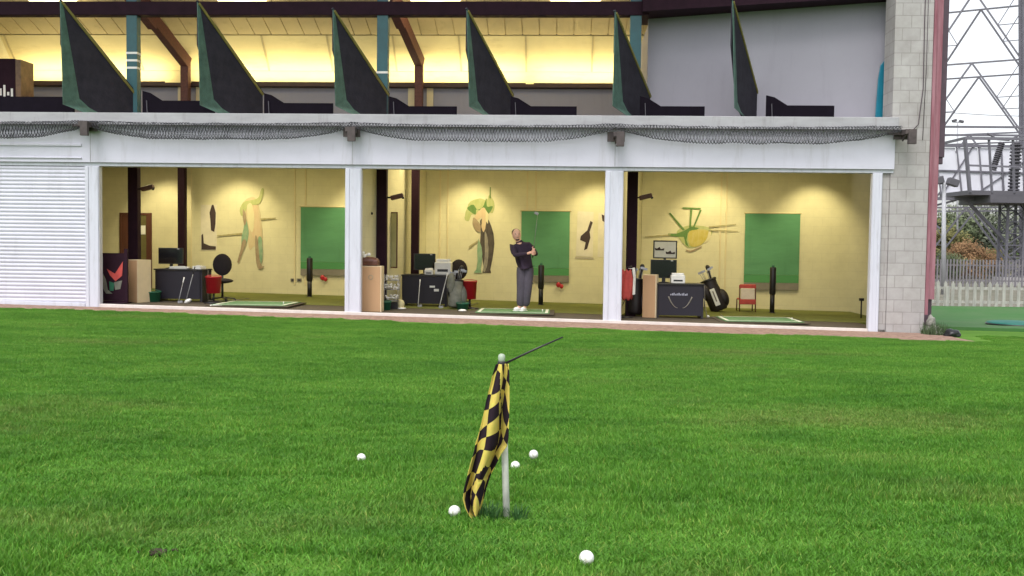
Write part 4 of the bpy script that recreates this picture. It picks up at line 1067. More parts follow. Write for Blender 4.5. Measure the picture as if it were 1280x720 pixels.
    for s in (-1, 1): b.ell(hp(s*.08, .005, -.005), (.012, .024, .034), n=10, rot=rz); b.ell(hp(s*.032, -.083, .022), (.022, .018, .01), n=8, rot=rz)
    for f in bm.faces: f.smooth = True
    body = b.build('body', skin, t)
    b = B()
    for s in (-1, 1): b.ell(hp(s*.034, -.096, .004), (.016, .009, .008), n=8, rot=rz)
    b.ell(hp(0, -.099, -.058), (.028, .008, .007), n=8, rot=rz); b.build('eyes_and_mouth', M['mu_brown'], t)
    b = B(); b.ell(hp(0, .030, .038), (.095, .094, .094), n=18, rot=rz); b.build('hair', hair, t)
    b = B()
    for s in (-1, 1): b.ell(hp(s*.034, -.092, .026), (.020, .008, .006), n=8, rot=rz)
    b.build('eyebrows', hair, t)
    b = B(); b.ell(hp(0, -.055, -.104), (.040, .034, .022), n=12, rot=rz); b.build('mouth_shade', hair, t)  # dark lump added for the shade around mouth and chin
    R2 = {k: (tuple(x*1.06 for x in v) if isinstance(v, tuple) else v*1.22) for k, v in rad.items()}
    R2['nk'] = .068; R2['wrA'] = .038; R2['wrB'] = .038; R2['pel'] = (.185, .16)
    nsT = ['wst', 'pel', 'chs', 'nkb', 'nk', 'shA', 'elA', 'wrA', 'shB', 'elB', 'wrB']
    eT = [e for e in ed if e[0] in nsT and e[1] in nsT]
    V['pel'] = (.07, .02, .955); vv, ee, rr = sub(nsT, eT, R2); me = skin_mesh('jumper', vv, ee, rr, {0}); me.materials.clear(); me.materials.append(top)
    o = bpy.data.objects.new('jumper', me); C.objects.link(o); o.parent = t
    R2.update(hpA=.14, hpB=.14, knA=.112, knB=.112, akA=.095, akB=.095)
    nsL = ['pel', 'hpA', 'knA', 'akA', 'hpB', 'knB', 'akB']; eL = [e for e in ed if e[0] in nsL and e[1] in nsL]
    V2 = dict(V); V['akA'] = (-.03, .0, .085); V['akB'] = (.08, .02, .085); V['pel'] = (.065, .02, 1.0); R2['pel'] = (.12, .11)
    vv, ee, rr = sub(nsL, eL, R2); me = skin_mesh('trousers', vv, ee, rr, {0}); me.materials.clear(); me.materials.append(trs)
    o = bpy.data.objects.new('trousers', me); C.objects.link(o); o.parent = t
    for a, c in (((-.03, .03), (-.15, -.10)), ((.08, .05), (-.0, -.12))):
        b = B(); d = Vector((c[0]-a[0], c[1]-a[1], 0)); m_ = Vector((a[0]+d.x*.5, a[1]+d.y*.5, .045)); rt = Matrix.Rotation(math.atan2(d.y, d.x), 3, 'Z')
        b.ell(m_, (d.length*.62, .05, .05), n=14, rot=rt); b.box(m_+Vector((0, 0, -.032)), (d.length*1.15, .09, .02), rt); b.build('shoe', M['paper'], t, .008)
    # the club he holds
    g0 = t.matrix_basis @ (grip0 - gdir*.04)
    wd = Matrix.Rotation(-A, 3, 'Z') @ gdir
    c = thing('golf_club', 'golf club held upright in the hands of the man', 'golf club', t.location + Matrix.Rotation(-A, 3, 'Z') @ (grip0 - gdir*.05), -A, 'loose golf clubs')
    b = B(); b.tube([(0, 0, 0), gdir*.26], [.014, .011], 8); b.build('grip', M['black'], c)
    b = B(); b.tube([gdir*.25, gdir*.92], [.006, .004], 6); b.build('shaft', M['steel'], c)
    b = B(); b.box(gdir*.93 + Vector((-.025, 0, .01)), (.09, .03, .055), Matrix.Rotation(.5, 3, 'Y')); b.build('head', M['steel'], c, .006)
golfer()

# ------------------------------------------------------------------ target flag
def flag():
    P0 = at_ground(634, 648); dep = P0.y
    def pt(px, py, dy=0): return at_depth(px, py, dep) + Vector((0, dy, 0))
    top = pt(627, 452)
    t = thing('target_flag', 'short white pole with a limp yellow and black chequered flag planted in the grass', 'flag', P0)
    rel = lambda p: Vector(p)-P0
    b = B(); b.tube([(.002, 0, -.1), rel(top)*.5, rel(top)], [.0125, .012, .0105], 14)
    b.build('pole', mat('speckled_white_pole', (.76, .74, .69), .6, .22, 30, stretch=(1, 1, .6)), t)
    b = B(); c = rel(top)
    b.lathe([(.011, 0), (.012, .006), (.013, .016), (.011, .024), (.006, .028)], c=c, n=14); b.build('finial', mat('grey_green_cap', (.35, .42, .32), .3, .2, 20), t)
    b = B(); q = rel(pt(632, 454)); e = rel(pt(704, 422))
    e.y += .02
    b.tube([q, (q+e)/2 + Vector((0, 0, .002)), e], [.0042, .0036, .0028], 8); b.lathe([(.013, -.016), (.0145, -.014), (.0145, .0), (.013, .002)], c=rel(top)+Vector((0, 0, -.001)), n=14); b.build('flag_rod', M['black'], t)
    # cloth
    prof = [(453, 620, 636), (466, 616, 637), (480, 613, 637), (500, 608, 637), (520, 604, 636.5), (540, 599, 636), (552, 595, 634), (562, 593, 627), (575, 589, 621), (590, 585, 614), (605, 581, 609), (618, 580, 606), (628, 583, 603), (636, 587, 600), (643, 592, 597)]
    def edge(y):
        for (a, l0, r0_), (c, l1, r1_) in zip(prof, prof[1:]):
            if a <= y <= c: k = (y-a)/(c-a); return l0+(l1-l0)*k, r0_+(r1_-r0_)*k
        return prof[-1][1:]
    NJ, NI = 130, 44; b = B(); uvl = b.bm.loops.layers.uv.new('UVMap'); rows = []; tuv = {}
    for j in range(NJ+1):
        s = j/NJ; y = 453+190*s; l, r_ = edge(y); row = []
        for i in range(NI+1):
            k = i/NI
            fold = math.sin(k*9.5 + 1.2*math.sin(s*5)) ; amp = .006+.022*min(1, s*2.5)
            kk = k + .055*math.sin(k*9.5+1.2*math.sin(s*5)+1.4)*min(1, s*3)*math.sin(math.pi*k)
            px = l+(r_-l)*kk
            p = rel(pt(px, y + 5*(k-.5)*(1 if s > .9 else .6)*math.sin(math.pi*min(1, s*1.1)), 0)); 
            p.y += -.052 + amp*fold - .012*math.sin(math.pi*s)*(1-k)
            p.y += (.010 if k > .56 else 0)*(1 if s < .75 else 0)
            v = b.bm.verts.new(p); row.append(v)
            s2 = s + .022*math.sin(k*7+s*11) + .012*math.sin(s*23+k*4)
            tuv[v] = ((k*3.3 + .35*math.sin(s*6+.5), s2*9.6 + k*1.3), (k*3.4 + .8 + s2*2.6, s2*8.6 - k*2.6 + 2.2))
        rows.append(row)
    for r1, r2 in zip(rows, rows[1:]):
        for i in range(NI):
            f = b.bm.faces.new((r1[i], r1[i+1], r2[i+1], r2[i])); f.smooth = True
            for lp in f.loops: lp[uvl].uv = tuv[lp.vert][1 if (i/NI > .55 - .12*math.sin(r1[0].co.z*14)) else 0]
    mt, nt, bs = node_mat('chequered_flag_cloth'); N, L = nt.nodes.new, nt.links.new
    uv = N('ShaderNodeUVMap'); uv.uv_map = 'UVMap'; ad = N('ShaderNodeVectorMath'); ad.inputs[1].default_value = (0, 0, .5); L(uv.outputs[0], ad.inputs[0])
    ck = N('ShaderNodeTexChecker'); ck.inputs['Scale'].default_value = 1; ck.inputs['Color1'].default_value = (.56, .45, .10, 1); ck.inputs['Color2'].default_value = (.022, .014, .020, 1)
    L(ad.outputs[0], ck.inputs['Vector'])
    nz = N('ShaderNodeTexNoise'); nz.inputs['Scale'].default_value = 3; nz.inputs['Detail'].default_value = 5; L(uv.outputs[0], nz.inputs['Vector'])
    mx = N('ShaderNodeMixRGB'); mx.blend_type = 'MULTIPLY'; mx.inputs[0].default_value = .35; L(ck.outputs[0], mx.inputs[1]); L(nz.outputs['Color'], mx.inputs[2])
    hs = N('ShaderNodeHueSaturation'); hs.inputs['Value'].default_value = 1.2; L(mx.outputs[0], hs.inputs['Color'])
    L(hs.outputs[0], bs.inputs['Base Color']); bs.inputs['Roughness'].default_value = .95; bs.inputs['Specular IOR Level'].default_value = .1
    wv = N('ShaderNodeTexNoise'); wv.inputs['Scale'].default_value = 60; L(uv.outputs[0], wv.inputs['Vector']); bu = N('ShaderNodeBump'); bu.inputs['Strength'].default_value = .2; bu.inputs['Distance'].default_value = .002; L(wv.outputs[0], bu.inputs['Height']); L(bu.outputs[0], bs.inputs['Normal'])
    o = b.build('flag_cloth', mt, t); so = o.modifiers.new('thick', 'SOLIDIFY'); so.thickness = .0015
flag()
# ------------------------------------------------------------------ golf balls on the grass
BALLS = [(733, 704, 'golf ball lying nearest, lowest in the field right of the flag', .004), (568, 644.5, 'golf ball lying beside the bottom tip of the chequered flag', .006), (451.5, 575, 'golf ball lying alone to the left, well away from the flag', .004), (644, 585, 'golf ball lying just right of the white flag pole', .004)]
for px, py, lab, lift in BALLS:
    p = at_ground(px, py+3.5); b = B(); bm = b.bm
    bmesh.ops.create_icosphere(bm, subdivisions=4, radius=.0215)
    for f in bm.faces: f.smooth = True
    o = b.build('golf_ball', M['ball'], loc=p + Vector((0, 0, .0215+lift-.002))); tag(o, lab, 'golf ball', 'golf balls on the field')
p = at_ground(668, 585); pp = at_depth(667, 568, p.y)
b = B(); bmesh.ops.create_icosphere(b.bm, subdivisions=4, radius=.0215)
for f in b.bm.faces: f.smooth = True
tag(b.build('golf_ball', M['ball'], loc=pp), 'golf ball in the air just above the grass right of the flag pole', 'golf ball', 'golf balls on the field')
for px, py, lab in ((697, 378, 'tiny white ball on the bay floor under the red tag'), (885, 397.5, 'white ball on the bay floor in front of the leaning golf bag'), (578, 389, 'white disc marker on the floor before the green tub in the middle bay'), (270, 382.5, 'white scorecard lying left of the empty mat near the door')):
    u, v = at_floor(px, py); b = B()
    if 'ball' in lab: b.ell((0, 0, .028), (.03, .03, .028)); nm, ct = 'golf_ball', 'golf ball'
    elif 'disc' in lab: b.lathe([(.09, 0), (.085, .02), (.04, .035)], n=16); nm, ct = 'disc_marker', 'marker'
    else: b.box((0, 0, .01), (.24, .14, .015), Matrix.Rotation(.3, 3, 'Z')); b.box((.02, .0, .022), (.12, .1, .006), Matrix.Rotation(-.2, 3, 'Z')); nm, ct = 'score_card', 'card'
    o = b.build(nm, M['paper'], loc=W(u, v, floorz(u)+.006)); tag(o, lab, ct)

M['tuft'] = mat('dark_tuft_green', (.03, .105, .018), .7, .3, 30)
M['earth'] = mat('dark_earth', (.055, .040, .026), 1, .4, 40, .6)
for px, py, n, r_, lab in ((612, 650, 90, .045, 'dark green grass tuft at the tip of the chequered flag'), (648, 652, 50, .03, 'small dark grass tuft at the foot of the white pole')):
    p = at_ground(px, py); b = B(); rnd = random.Random(px)
    for k in range(n):
        a = rnd.random()*6.28; q = r_*rnd.random()**.6; x, y = q*math.cos(a), q*math.sin(a); h = .03+.035*rnd.random(); dx, dy = x*.7+rnd.uniform(-.02, .02), y*.7+rnd.uniform(-.02, .02); wx, wy = -.0022*math.sin(a), .0022*math.cos(a)
        v = [b.bm.verts.new(c) for c in ((x-wx, y-wy, 0), (x+wx, y+wy, 0), (x+dx*.4+wx, y+dy*.4+wy, h*.65), (x+dx*.4-wx, y+dy*.4-wy, h*.65), (x+dx, y+dy, h))]
        b.bm.faces.new(v[:4]); b.bm.faces.new((v[3], v[2], v[4]))
    tag(b.build('grass_tuft', M['tuft'], loc=p), lab, 'grass tuft', 'dark tufts in the field')
for px, py, lab in ((198, 694, 'small dark earth divot in the near left of the field'),):
    p = at_ground(px, py); b = B(); rnd = random.Random(px+5)
    lump(b, (0, 0, .006), (.026, .017, .014), px*.37); 
    for k in range(14): a = rnd.random()*6.28; q = .015+.03*rnd.random(); lump(b, (q*math.cos(a)*1.3, q*math.sin(a)*.8, .012), (.005, .004, .004), k, 1)
    tag(b.build('turf_divot', M['earth'], loc=p), lab, 'divot')
# ------------------------------------------------------------------ right side: clutter, fence, pylon, lamps, trees
p = W(8.22, -.42, 0); p.z = G(p.x, p.y)
t = thing('rubble_heap', 'heap of pale rubble and weeds at the foot of the block pillar', 'rubble', p)
b = B(); lump(b, (-.02, .2, .08), (.15, .13, .13), 1); lump(b, (-.06, .17, .24), (.08, .07, .13), 4); lump(b, (.13, .2, .04), (.10, .1, .08), 7); lump(b, (.02, .05, .03), (.09, .07, .06), 15); b.build('stone', M['rock'], t)
b = B(); rnd = random.Random(2)
for k in range(420):
    a = rnd.random()*6.28; r_ = rnd.random()*.25; x, y = r_*math.cos(a)-.02, r_*math.sin(a)+.12; h = .08+.2*rnd.random(); dx, dy = rnd.uniform(-.08, .08), rnd.uniform(-.08, .08)
    q = [b.bm.verts.new(c) for c in ((x-.008, y, 0), (x+.008, y, 0), (x+dx, y+dy, h))]; b.bm.faces.new(q)
b.build('weeds', mat('weed_green', (.05, .08, .03), .8, .3, 9), t)
p = W(8.42, -.62, 0); p.z = G(p.x, p.y)
o = B(); lump(o, (0, 0, .05), (.16, .12, .10), 9); o = o.build('refuse_sack', M['bin_bag'], loc=p); tag(o, 'small crumpled black plastic sack on the ground by the rubble heap', 'sack')
p = W(8.75, 1.7, 0); p.z = G(p.x, p.y)
o = B(); lump(o, (0, 0, .08), (.2, .15, .14), 12); o = o.build('refuse_sack', M['bin_bag'], loc=p+Vector((0, 0, .05))); tag(o, 'dark sack on the artificial turf behind the rubble heap', 'sack')
# disc on turf
p = at_depth(1270, 404.5, 22.5); p.z = G(p.x, p.y)+.075
t = thing('round_target', 'flat round teal target disc lying on the artificial turf at the right edge', 'target disc', p)
b = B(); b.lathe([(.62, 0), (.64, .03), (.62, .06), (.55, .075), (.0001, .085)], n=40); b.build('disc', mat('teal_disc', (.01, .13, .10), .6, .15, 4), t)
b = B(); b.lathe([(.645, .005), (.66, .02), (.645, .04)], n=40); b.build('rim', M['black'], t)
# picket fence
FY = 29.4
fx0, fx1 = at_depth(1150, 370, FY).x-.4, at_depth(1400, 370, FY).x
t = thing('picket_fence', 'weathered white picket fence behind the artificial turf', 'fence', ((fx0+fx1)/2, FY, G(fx0, FY)))
rnd = random.Random(8); x = fx0; ox = (fx0+fx1)/2; k = 0
def mk(b, name): b.build(name, M['picket'], t)
while x < fx1:
    h = .80+rnd.uniform(-.03, .03); w = .10; z0 = G(x, FY)-G(fx0, FY)+.05; ln = rnd.uniform(-.015, .015)
    b = B(); b.prism([(x-ox, 0, z0), (x-ox+w, 0, z0), (x-ox+w+ln, 0, z0+h-.08), (x-ox+w/2+ln, 0, z0+h), (x-ox+ln, 0, z0+h-.08)], (0, 1, 0), .018); mk(b, 'picket')
    x += .225; k += 1
for z in (.16, .58):
    b = B(); b.bb(fx0-ox, fx1-ox, .02, .055, z, z+.08); mk(b, 'rail')
b = B(); b.bb(fx0-ox, fx1-ox, -.02, .0, -.06, .05); mk(b, 'gravel_board')
for px in (1184, 1284):
    x = at_depth(px, 370, FY).x-ox; b = B(); b.bb(x-.06, x+.06, -.03, .09, -.1, .68); mk(b, 'post')
# palisade fence farther off
PY = 47
fx0, fx1 = at_depth(1130, 340, PY).x, at_depth(1420, 340, PY).x
t = thing('palisade_fence', 'dark grey palisade fence seen beyond the white pickets', 'fence', ((fx0+fx1)/2, PY, G(fx0, PY)))
ox = (fx0+fx1)/2; b = B(); x = fx0
while x < fx1: b.bb(x-ox, x-ox+.07, 0, .03, .03, 1.35+.03*rnd.random()); x += .16
b.build('pale', M['palis'], t)
b = B(); b.bb(fx0-ox, fx1-ox, .032, .08, .3, .36); b.bb(fx0-ox, fx1-ox, .032, .08, 1.05, 1.11); b.build('rail', M['palis'], t)
# floodlight masts
def mast(label, px, pyb, pyt, d, kind):
    q = at_depth(px, pyb, d); g = G(q.x, q.y); tp = at_depth(px+.0, pyt, d); h = tp.z-g
    t = thing('lamp_post', label, 'lamp post', (q.x, q.y, g), 0, 'lamp posts beyond the fence')
    b = B(); b.tube([(0, 0, 0), (tp.x-q.x, 0, h)], [.10, .07] if kind else [.09, .05], 10); b.build('pole', mat('pale_pole', (.36, .36, .39), .5, .1, 3), t)
    x = tp.x-q.x
    for s in ((-1, 1) if kind else (-1, .8)):
        b = B(); b.box((x+s*.30, -.1, h+.06*(s < 0)), (.42, .3, .28) if kind else (.35, .2, .2), Matrix.Rotation(.3*s, 3, 'Y')); b.build('lamp_head', M['galvdark'], t, .03)
    b = B(); b.bar((x-.35, 0, h-.05), (x+.35, 0, h-.05), .06); b.build('crossbar', M['galvdark'], t)
mast('pale lamp post with twin dark heads between pillar and cage', 1180, 352, 228, 38, 1)
mast('tall distant lamp post with small twin heads rising above the steel cage', 1197, 330, 152, 75, 0)
# pylon
def pylon():
    d = 58; base = at_depth(1211, 330, d); g = G(base.x, base.y)
    t = thing('lattice_pylon', 'grey steel lattice electricity pylon behind the building', 'pylon', (base.x, base.y, g), R(-30))
    def hw(z): return 3.0 - .038*z
    cs = [(-1, -1), (1, -1), (1, 1), (-1, 1)]
    for sx, sy in cs:
        b = B()
        for z0, z1 in ((0, 14), (14, 30)):
            a = Vector((sx*hw(z0), sy*hw(z0), z0)); c = Vector((sx*hw(z1), sy*hw(z1), z1)); b.bar(a, c, .32, .08); b.bar(a, c, .08, .32)
        b.build('leg', M['galv'], t)
        b = B(); b.box((sx*hw(0), sy*hw(0), .1), (.8, .8, .7), None, .8); b.build('footing', M['concrete'], t)
    lv = [0, 4.3, 8.5, 12.6, 16.7, 20.6, 24.4]
    for k in range(4):
        (ax, ay), (bx, by) = cs[k], cs[(k+1) % 4]
        b = B()
        for z0, z1 in zip(lv, lv[1:]):
            A0, A1 = Vector((ax*hw(z0), ay*hw(z0), z0)), Vector((ax*hw(z1), ay*hw(z1), z1)); B0, B1 = Vector((bx*hw(z0), by*hw(z0), z0)), Vector((bx*hw(z1), by*hw(z1), z1))
            mid = (A1+B1)/2
            b.bar(A0, mid, .10); b.bar(B0, mid, .10); b.bar(A1, B1, .09)
            for P_, Q in ((A0, A1), (B0, B1)):
                m1 = (P_+Q)/2; m2 = (P_+mid)/2; b2 = B(); b2.bar(m1, m2, .045); b2.bar(Q+(P_-Q)*.02, m2, .045); b2.build('fine_bracing', M['galv'], t)
        b.build('main_bracing', M['galv'], t)
    return t
pylon()
def cage():
    d = 50; q = at_depth(1262, 340, d); g = G(q.x, q.y)
    t = thing('cable_platform', 'raised steel cage platform with pale panels and dark insulators on a lattice column', 'platform', (q.x, q.y, g))
    zb = at_depth(1230, 243, d).z-g; zt = at_depth(1230, 178, d).z-g; xl = at_depth(1194, 240, d).x-q.x; xl2 = at_depth(1186, 180, d).x-q.x; xr = 2.6
    b = B(); b.bb(xl-.1, xr, -1.6, 1.6, zb-.12, zb+.1); b.bb(xl+1.0, xr, -1.7, 1.7, zb-.5, zb-.13); b.build('deck', M['galvdark'], t)
    b = B()
    for f in (-1.6, 1.6):
        n = 5
        for k in range(n+1):
            x0 = xl+(xr-xl)*k/n; x1 = xl2+(xr-xl2)*k/n; b.bar((x0, f, zb), (x1, f*1.1, zt), .09)
        b.bar((xl2, f*1.1, zt), (xr, f*1.1, zt), .14); b.bar((xl2-1.6, f*1.1, zt+.55), (xr, f*1.1, zt+.6), .10); b.bar((xl2+.2, f*1.05, (zb+zt)/2), (xr, f*1.05, (zb+zt)/2-.1), .09)
        if f > 0:
            b.bar((xl, f, zb), (xl+1.7, f*1.1, zt), .06); b.bar((xl+1.7, f, zb), (xr, f*1.1, zt), .06)
    for x0, x1 in ((xl, xl2), (xr, xr)):
        b.bar((x0, -1.6, zb), (x1, -1.76, zt), .14); b.bar((x1, -1.76, zt), (x1, 1.76, zt), .12)
    b.build('rail_frame', M['galv'], t)
    b = B(); n = 5
    for k in range(n):
        x0, x1 = xl+(xr-xl)*(k+.04)/n, xl+(xr-xl)*(k+.96)/n; y0, y1 = xl2+(xr-xl2)*(k+.04)/n, xl2+(xr-xl2)*(k+.96)/n
        b.hexa([(x0, 1.64, zb+.12), (x1, 1.64, zb+.12), (x1, 1.68, zb+.12), (x0, 1.68, zb+.12), (y0, 1.80, zt-.1), (y1, 1.80, zt-.1), (y1, 1.84, zt-.1), (y0, 1.84, zt-.1)])
    b.build('panel', M['mesh_panel'], t)
    for (xa, xb, za, zb_, r_) in ((-1.15, -.75, zb+1.25, zt+.0, .17), (-.05, .0, zb+.2, zt+.0, .28)):
        b = B(); n = 14
        for k in range(n):
            k0 = k/n; p0 = Vector((xa+(xb-xa)*k0, -.2, za+(zb_-za)*k0)); p1 = Vector((xa+(xb-xa)*(k0+.45/n), -.2, za+(zb_-za)*(k0+.45/n))); p2 = Vector((xa+(xb-xa)*(k0+1/n), -.2, za+(zb_-za)*(k0+1/n)))
            b.tube([p0, p1], r_, 10); b.tube([p1, p2], r_*.72, 10)
        b.build('insulator', M['galvdark'], t)
    b = B()
    for sx in (-.42, .42):
        for sy in (-.42, .42): b.bar((sx, sy, .3), (sx, sy, zb-.1), .11)
    n = 7
    for k in range(n):
        z0, z1 = .3+(zb-.5)*k/n, .3+(zb-.5)*(k+1)/n
        for y in (-.42, .42): b.bar((-.42, y, z0), (.42, y, z1), .05); b.bar((-.42, y, z1), (.42, y, z1), .05)
        for x in (-.42, .42): b.bar((x, -.42, z0), (x, .42, z1), .05)
    b.build('lattice_column', M['galv'], t)
    b = B(); b.box((0, 0, .2), (1.15, 1.15, .5)); b.build('plinth', M['concrete'], t)
    b = B(); b.bar((-.4, 0, zb-2.3), (-2.4, 0, zb-.3), .14); b.bar((.4, 0, zb-2.3), (2.2, 0, zb-.3), .14); b.bar((xl-2.4, 0, zb-.25), (xr, 0, zb-.25), .16); b.bar((xl-2.4, .3, zb-1.0), (xl+.2, .3, zb-.3), .1); b.bar((xl-2.4, .3, zb-.4), (xl-.6, .3, zb-1.8), .1); b.build('brace', M['galv'], t)
    b = B(); b.tube([(-1.9, -1, zt+.35), (-1.4, -1, zt+.05), (-.8, -1, zt+.02), (-.1, -.6, zt+.3)], .05, 6); b.build('cable', M['galvdark'], t)
cage()
# power line
b = B(); p0, p1 = at_depth(1140, 138, 90), at_depth(1330, 147, 90); b.tube([p0, (p0+p1)/2+Vector((0, 0, -.1)), p1], .03, 6); tag(b.build('overhead_cable', M['galv']), 'single thin overhead cable crossing the sky behind the pylon', 'cable')
# trees
def leaf_mat(name, a, c):
    mt, nt, bs = node_mat(name); N, L = nt.nodes.new, nt.links.new
    at = N('ShaderNodeAttribute'); at.attribute_name = 'tint'; rp = N('ShaderNodeValToRGB'); rp.color_ramp.elements[0].color = (*a, 1); rp.color_ramp.elements[1].color = (*c, 1)
    L(at.outputs['Fac'], rp.inputs[0]); L(rp.outputs[0], bs.inputs['Base Color']); bs.inputs['Roughness'].default_value = .7; bs.inputs['Specular IOR Level'].default_value = .2
    return mt
LM = {'green': leaf_mat('leaf_dull_green', (.06, .08, .04), (.15, .18, .09)), 'olive': leaf_mat('leaf_olive', (.09, .085, .03), (.20, .19, .07)), 'orange': leaf_mat('leaf_orange', (.20, .11, .055), (.36, .22, .11)), 'grey': leaf_mat('leaf_grey_green', (.085, .10, .07), (.19, .21, .145))}
def tree(label, px, pyt, d, w, kind, seed, bush=False, cat='tree'):
    q = at_depth(px, 345, d); g = G(q.x, q.y); h = at_depth(px, pyt, d).z-g; rnd = random.Random(seed)
    t = thing('leafy_bush' if bush else 'leafy_tree', label, cat, (q.x, q.y, g), 0, 'trees and bushes beyond the fence')
    th = h*(.2 if bush else .42)
    b = B(); b.tube([(0, 0, -.1), (rnd.uniform(-.1, .1), 0, th*.6), (0, .1, th), (.1, 0, h*.75)], [h*.03, h*.024, h*.018, h*.006], 8)
    for k in range(7):
        a = rnd.random()*6.28; z = th*(.7+.5*rnd.random()); l = w*(.5+.4*rnd.random())
        b.tube([(0, 0, z), (l*.5*math.cos(a), l*.5*math.sin(a), z+h*.12), (l*math.cos(a), l*math.sin(a), z+h*(.18+.2*rnd.random()))], [h*.012, h*.008, h*.003], 6)
    b.build('trunk', M['bark'], t)
    V = []; Fc = []; tint = []
    for k in range(60):
        a = rnd.random()*6.28; zz = rnd.random(); rr = w*math.sin(math.pi*(.12+.83*zz))**.6*(.35+.62*rnd.random()); c = Vector((rr*math.cos(a), rr*math.sin(a), h*(.12 if bush else .26)+(h*(.84 if bush else .70))*zz)); cr = w*(.20+.18*rnd.random()); tn = rnd.uniform(.1, .9)
        for m_ in range(85):
            dv = Vector((rnd.gauss(0, 1), rnd.gauss(0, 1), rnd.gauss(0, .8))).normalized()*cr*rnd.random()**.45; p = c+dv; s = h*.027*(.7+.8*rnd.random())
            e1 = Vector((rnd.gauss(0, 1), rnd.gauss(0, 1), rnd.gauss(0, 1))).normalized(); e2 = e1.orthogonal().normalized(); i = len(V)
            V += [p-e1*s, p+e2*s*.7, p+e1*s, p-e2*s*.7]; Fc.append((i, i+1, i+2, i+3)); tint += [max(0, min(1, tn+rnd.uniform(-.25, .25)))]*4
    me = bpy.data.meshes.new('crown'); me.from_pydata([tuple(v) for v in V], [], Fc)
    at = me.attributes.new('tint', 'FLOAT', 'POINT'); at.data.foreach_set('value', tint); me.materials.append(LM[kind])
    o = bpy.data.objects.new('crown', me); C.objects.link(o); o.parent = t
tree('tall dull green tree behind the pylon, tallest in the group', 1222, 258, 82, 4.2, 'grey', 1)
tree('broad green tree left of the tallest one, over the pale lamp post', 1196, 272, 80, 3.4, 'green', 2)
tree('olive tree close against the building edge, left of the lamp post', 1163, 284, 70, 2.6, 'olive', 3)
tree('orange autumn bush in front of the green trees', 1206, 304, 62, 1.9, 'orange', 4, True, 'bush')
tree('small brownish bush right of the orange bush', 1240, 316, 64, 1.4, 'olive', 5, True, 'bush')
tree('low grey green tree at the right edge behind the lattice column', 1275, 290, 78, 3.4, 'grey', 6)
tree('low green bush left of the orange bush behind the lamp post', 1180, 318, 60, 1.3, 'green', 7, True, 'bush')
b = B(); rnd = random.Random(11)
xs = [-60+i*3 for i in range(90)]
tops = [3.2+1.2*noise.noise(Vector((x*.07, 0, 2)))+.7*noise.noise(Vector((x*.3, 4, 2))) for x in xs]
def hz(x, k): return tops[k]
V = []; Fc = []; tint = []
for i in range(7000):
    x = rnd.uniform(15, 130); k = min(len(xs)-1, max(0, int((x+60)/3))); y = 120+rnd.uniform(-3, 3); z = -.6+rnd.random()**.8*(tops[k]+.8*rnd.random()+.6); s = .28*(.6+rnd.random())
    e1 = Vector((rnd.gauss(0, 1), rnd.gauss(0, 1), rnd.gauss(0, 1))).normalized(); e2 = e1.orthogonal().normalized(); p = Vector((x, y, z)); j = len(V)
    V += [tuple(p-e1*s), tuple(p+e2*s), tuple(p+e1*s), tuple(p-e2*s)]; Fc.append((j, j+1, j+2, j+3)); tint += [rnd.random()]*4
b.bm.free(); me = bpy.data.meshes.new('far_wood'); me.from_pydata(V, [], Fc); a_ = me.attributes.new('tint', 'FLOAT', 'POINT'); a_.data.foreach_set('value', tint); me.materials.append(LM['grey'])
o = bpy.data.objects.new('far_wood', me); C.objects.link(o); tag(o, 'far grey green belt of woodland along the horizon', 'woodland', kind='stuff')

# ------------------------------------------------------------------ lamps that the photo shows lit
WARM = (1.0, .88, .51)
def lamp(parent, kind, e, loc, rot, **kw):
    ld = bpy.data.lights.new('lamp', kind); ld.energy = e; ld.color = kw.pop('color', WARM)
    for k, v in kw.items(): setattr(ld, k, v)
    o = bpy.data.objects.new('lamp', ld); C.objects.link(o); o.parent = parent; o.location = loc; o.rotation_euler = rot
M['lampglow'] = emit('lamp_diffuser', (1, .82, .5), 3)
LIGHTS = [(-9.6, 4.8, 'above the door'), (-7.4, 4.2, 'above the flesh toned mural'), (-4.1, 4.2, 'above the green screen in the bay with the door'), (-2.85, 3.2, 'beside the dividing wall of the middle bay'),
          (-1.3, 4.2, 'above the dark trousered mural'), (1.9, 4.2, 'above the crouching golfer poster'), (4.75, 4.2, 'above the yellow club mural'), (7.3, 4.2, 'in the right hand corner of the right hand bay')]
for u, v, w in LIGHTS:
    t = bthing('ceiling_light', 'round warm ceiling light '+w, 'ceiling light', u, v, 3.56, 0, 'ceiling lights in the bays')
    b = B(); b.lathe([(.16, .0), (.18, .03), (.18, .2)], n=18); b.build('housing', M['trim'], t)
    b = B(); b.lathe([(.13, -.012), (.13, -.002)], n=18); b.build('diffuser', M['lampglow'], t)
    lamp(t, 'SPOT', 45 if v < 4 else 132, (0, 0, -.03), (R(33), 0, 0), spot_size=R(82), spot_blend=.75, shadow_soft_size=.10)
PANELS = [(-9.4, 3.4, 'nearest the door'), (-6.6, 3.0, 'over the empty mat of the bay with the door'), (-4.3, 2.6, 'in the corner by the second white post'), (-1.6, 3.0, 'above the stickered desk'), (.9, 3.0, 'above the swinging man'), (3.4, 3.0, 'above the arc emblem desk'), (6.0, 3.0, 'over the empty mat of the right hand bay')]
for u, v, w in PANELS:
    t = bthing('panel_light', 'flat ceiling panel light '+w, 'panel light', u, v, 3.70, 0, 'panel lights in the bays')
    b = B(); b.bb(-.62, .62, -.32, .32, 0, .05); b.build('frame', M['offwhite'], t, .006)
    b = B(); b.bb(-.58, .58, -.28, .28, -.008, -.001); b.build('diffuser', M['lampglow'], t)
    lamp(t, 'AREA', 20, (0, 0, -.03), (0, 0, 0), shape='RECTANGLE', size=1.15, size_y=.55)
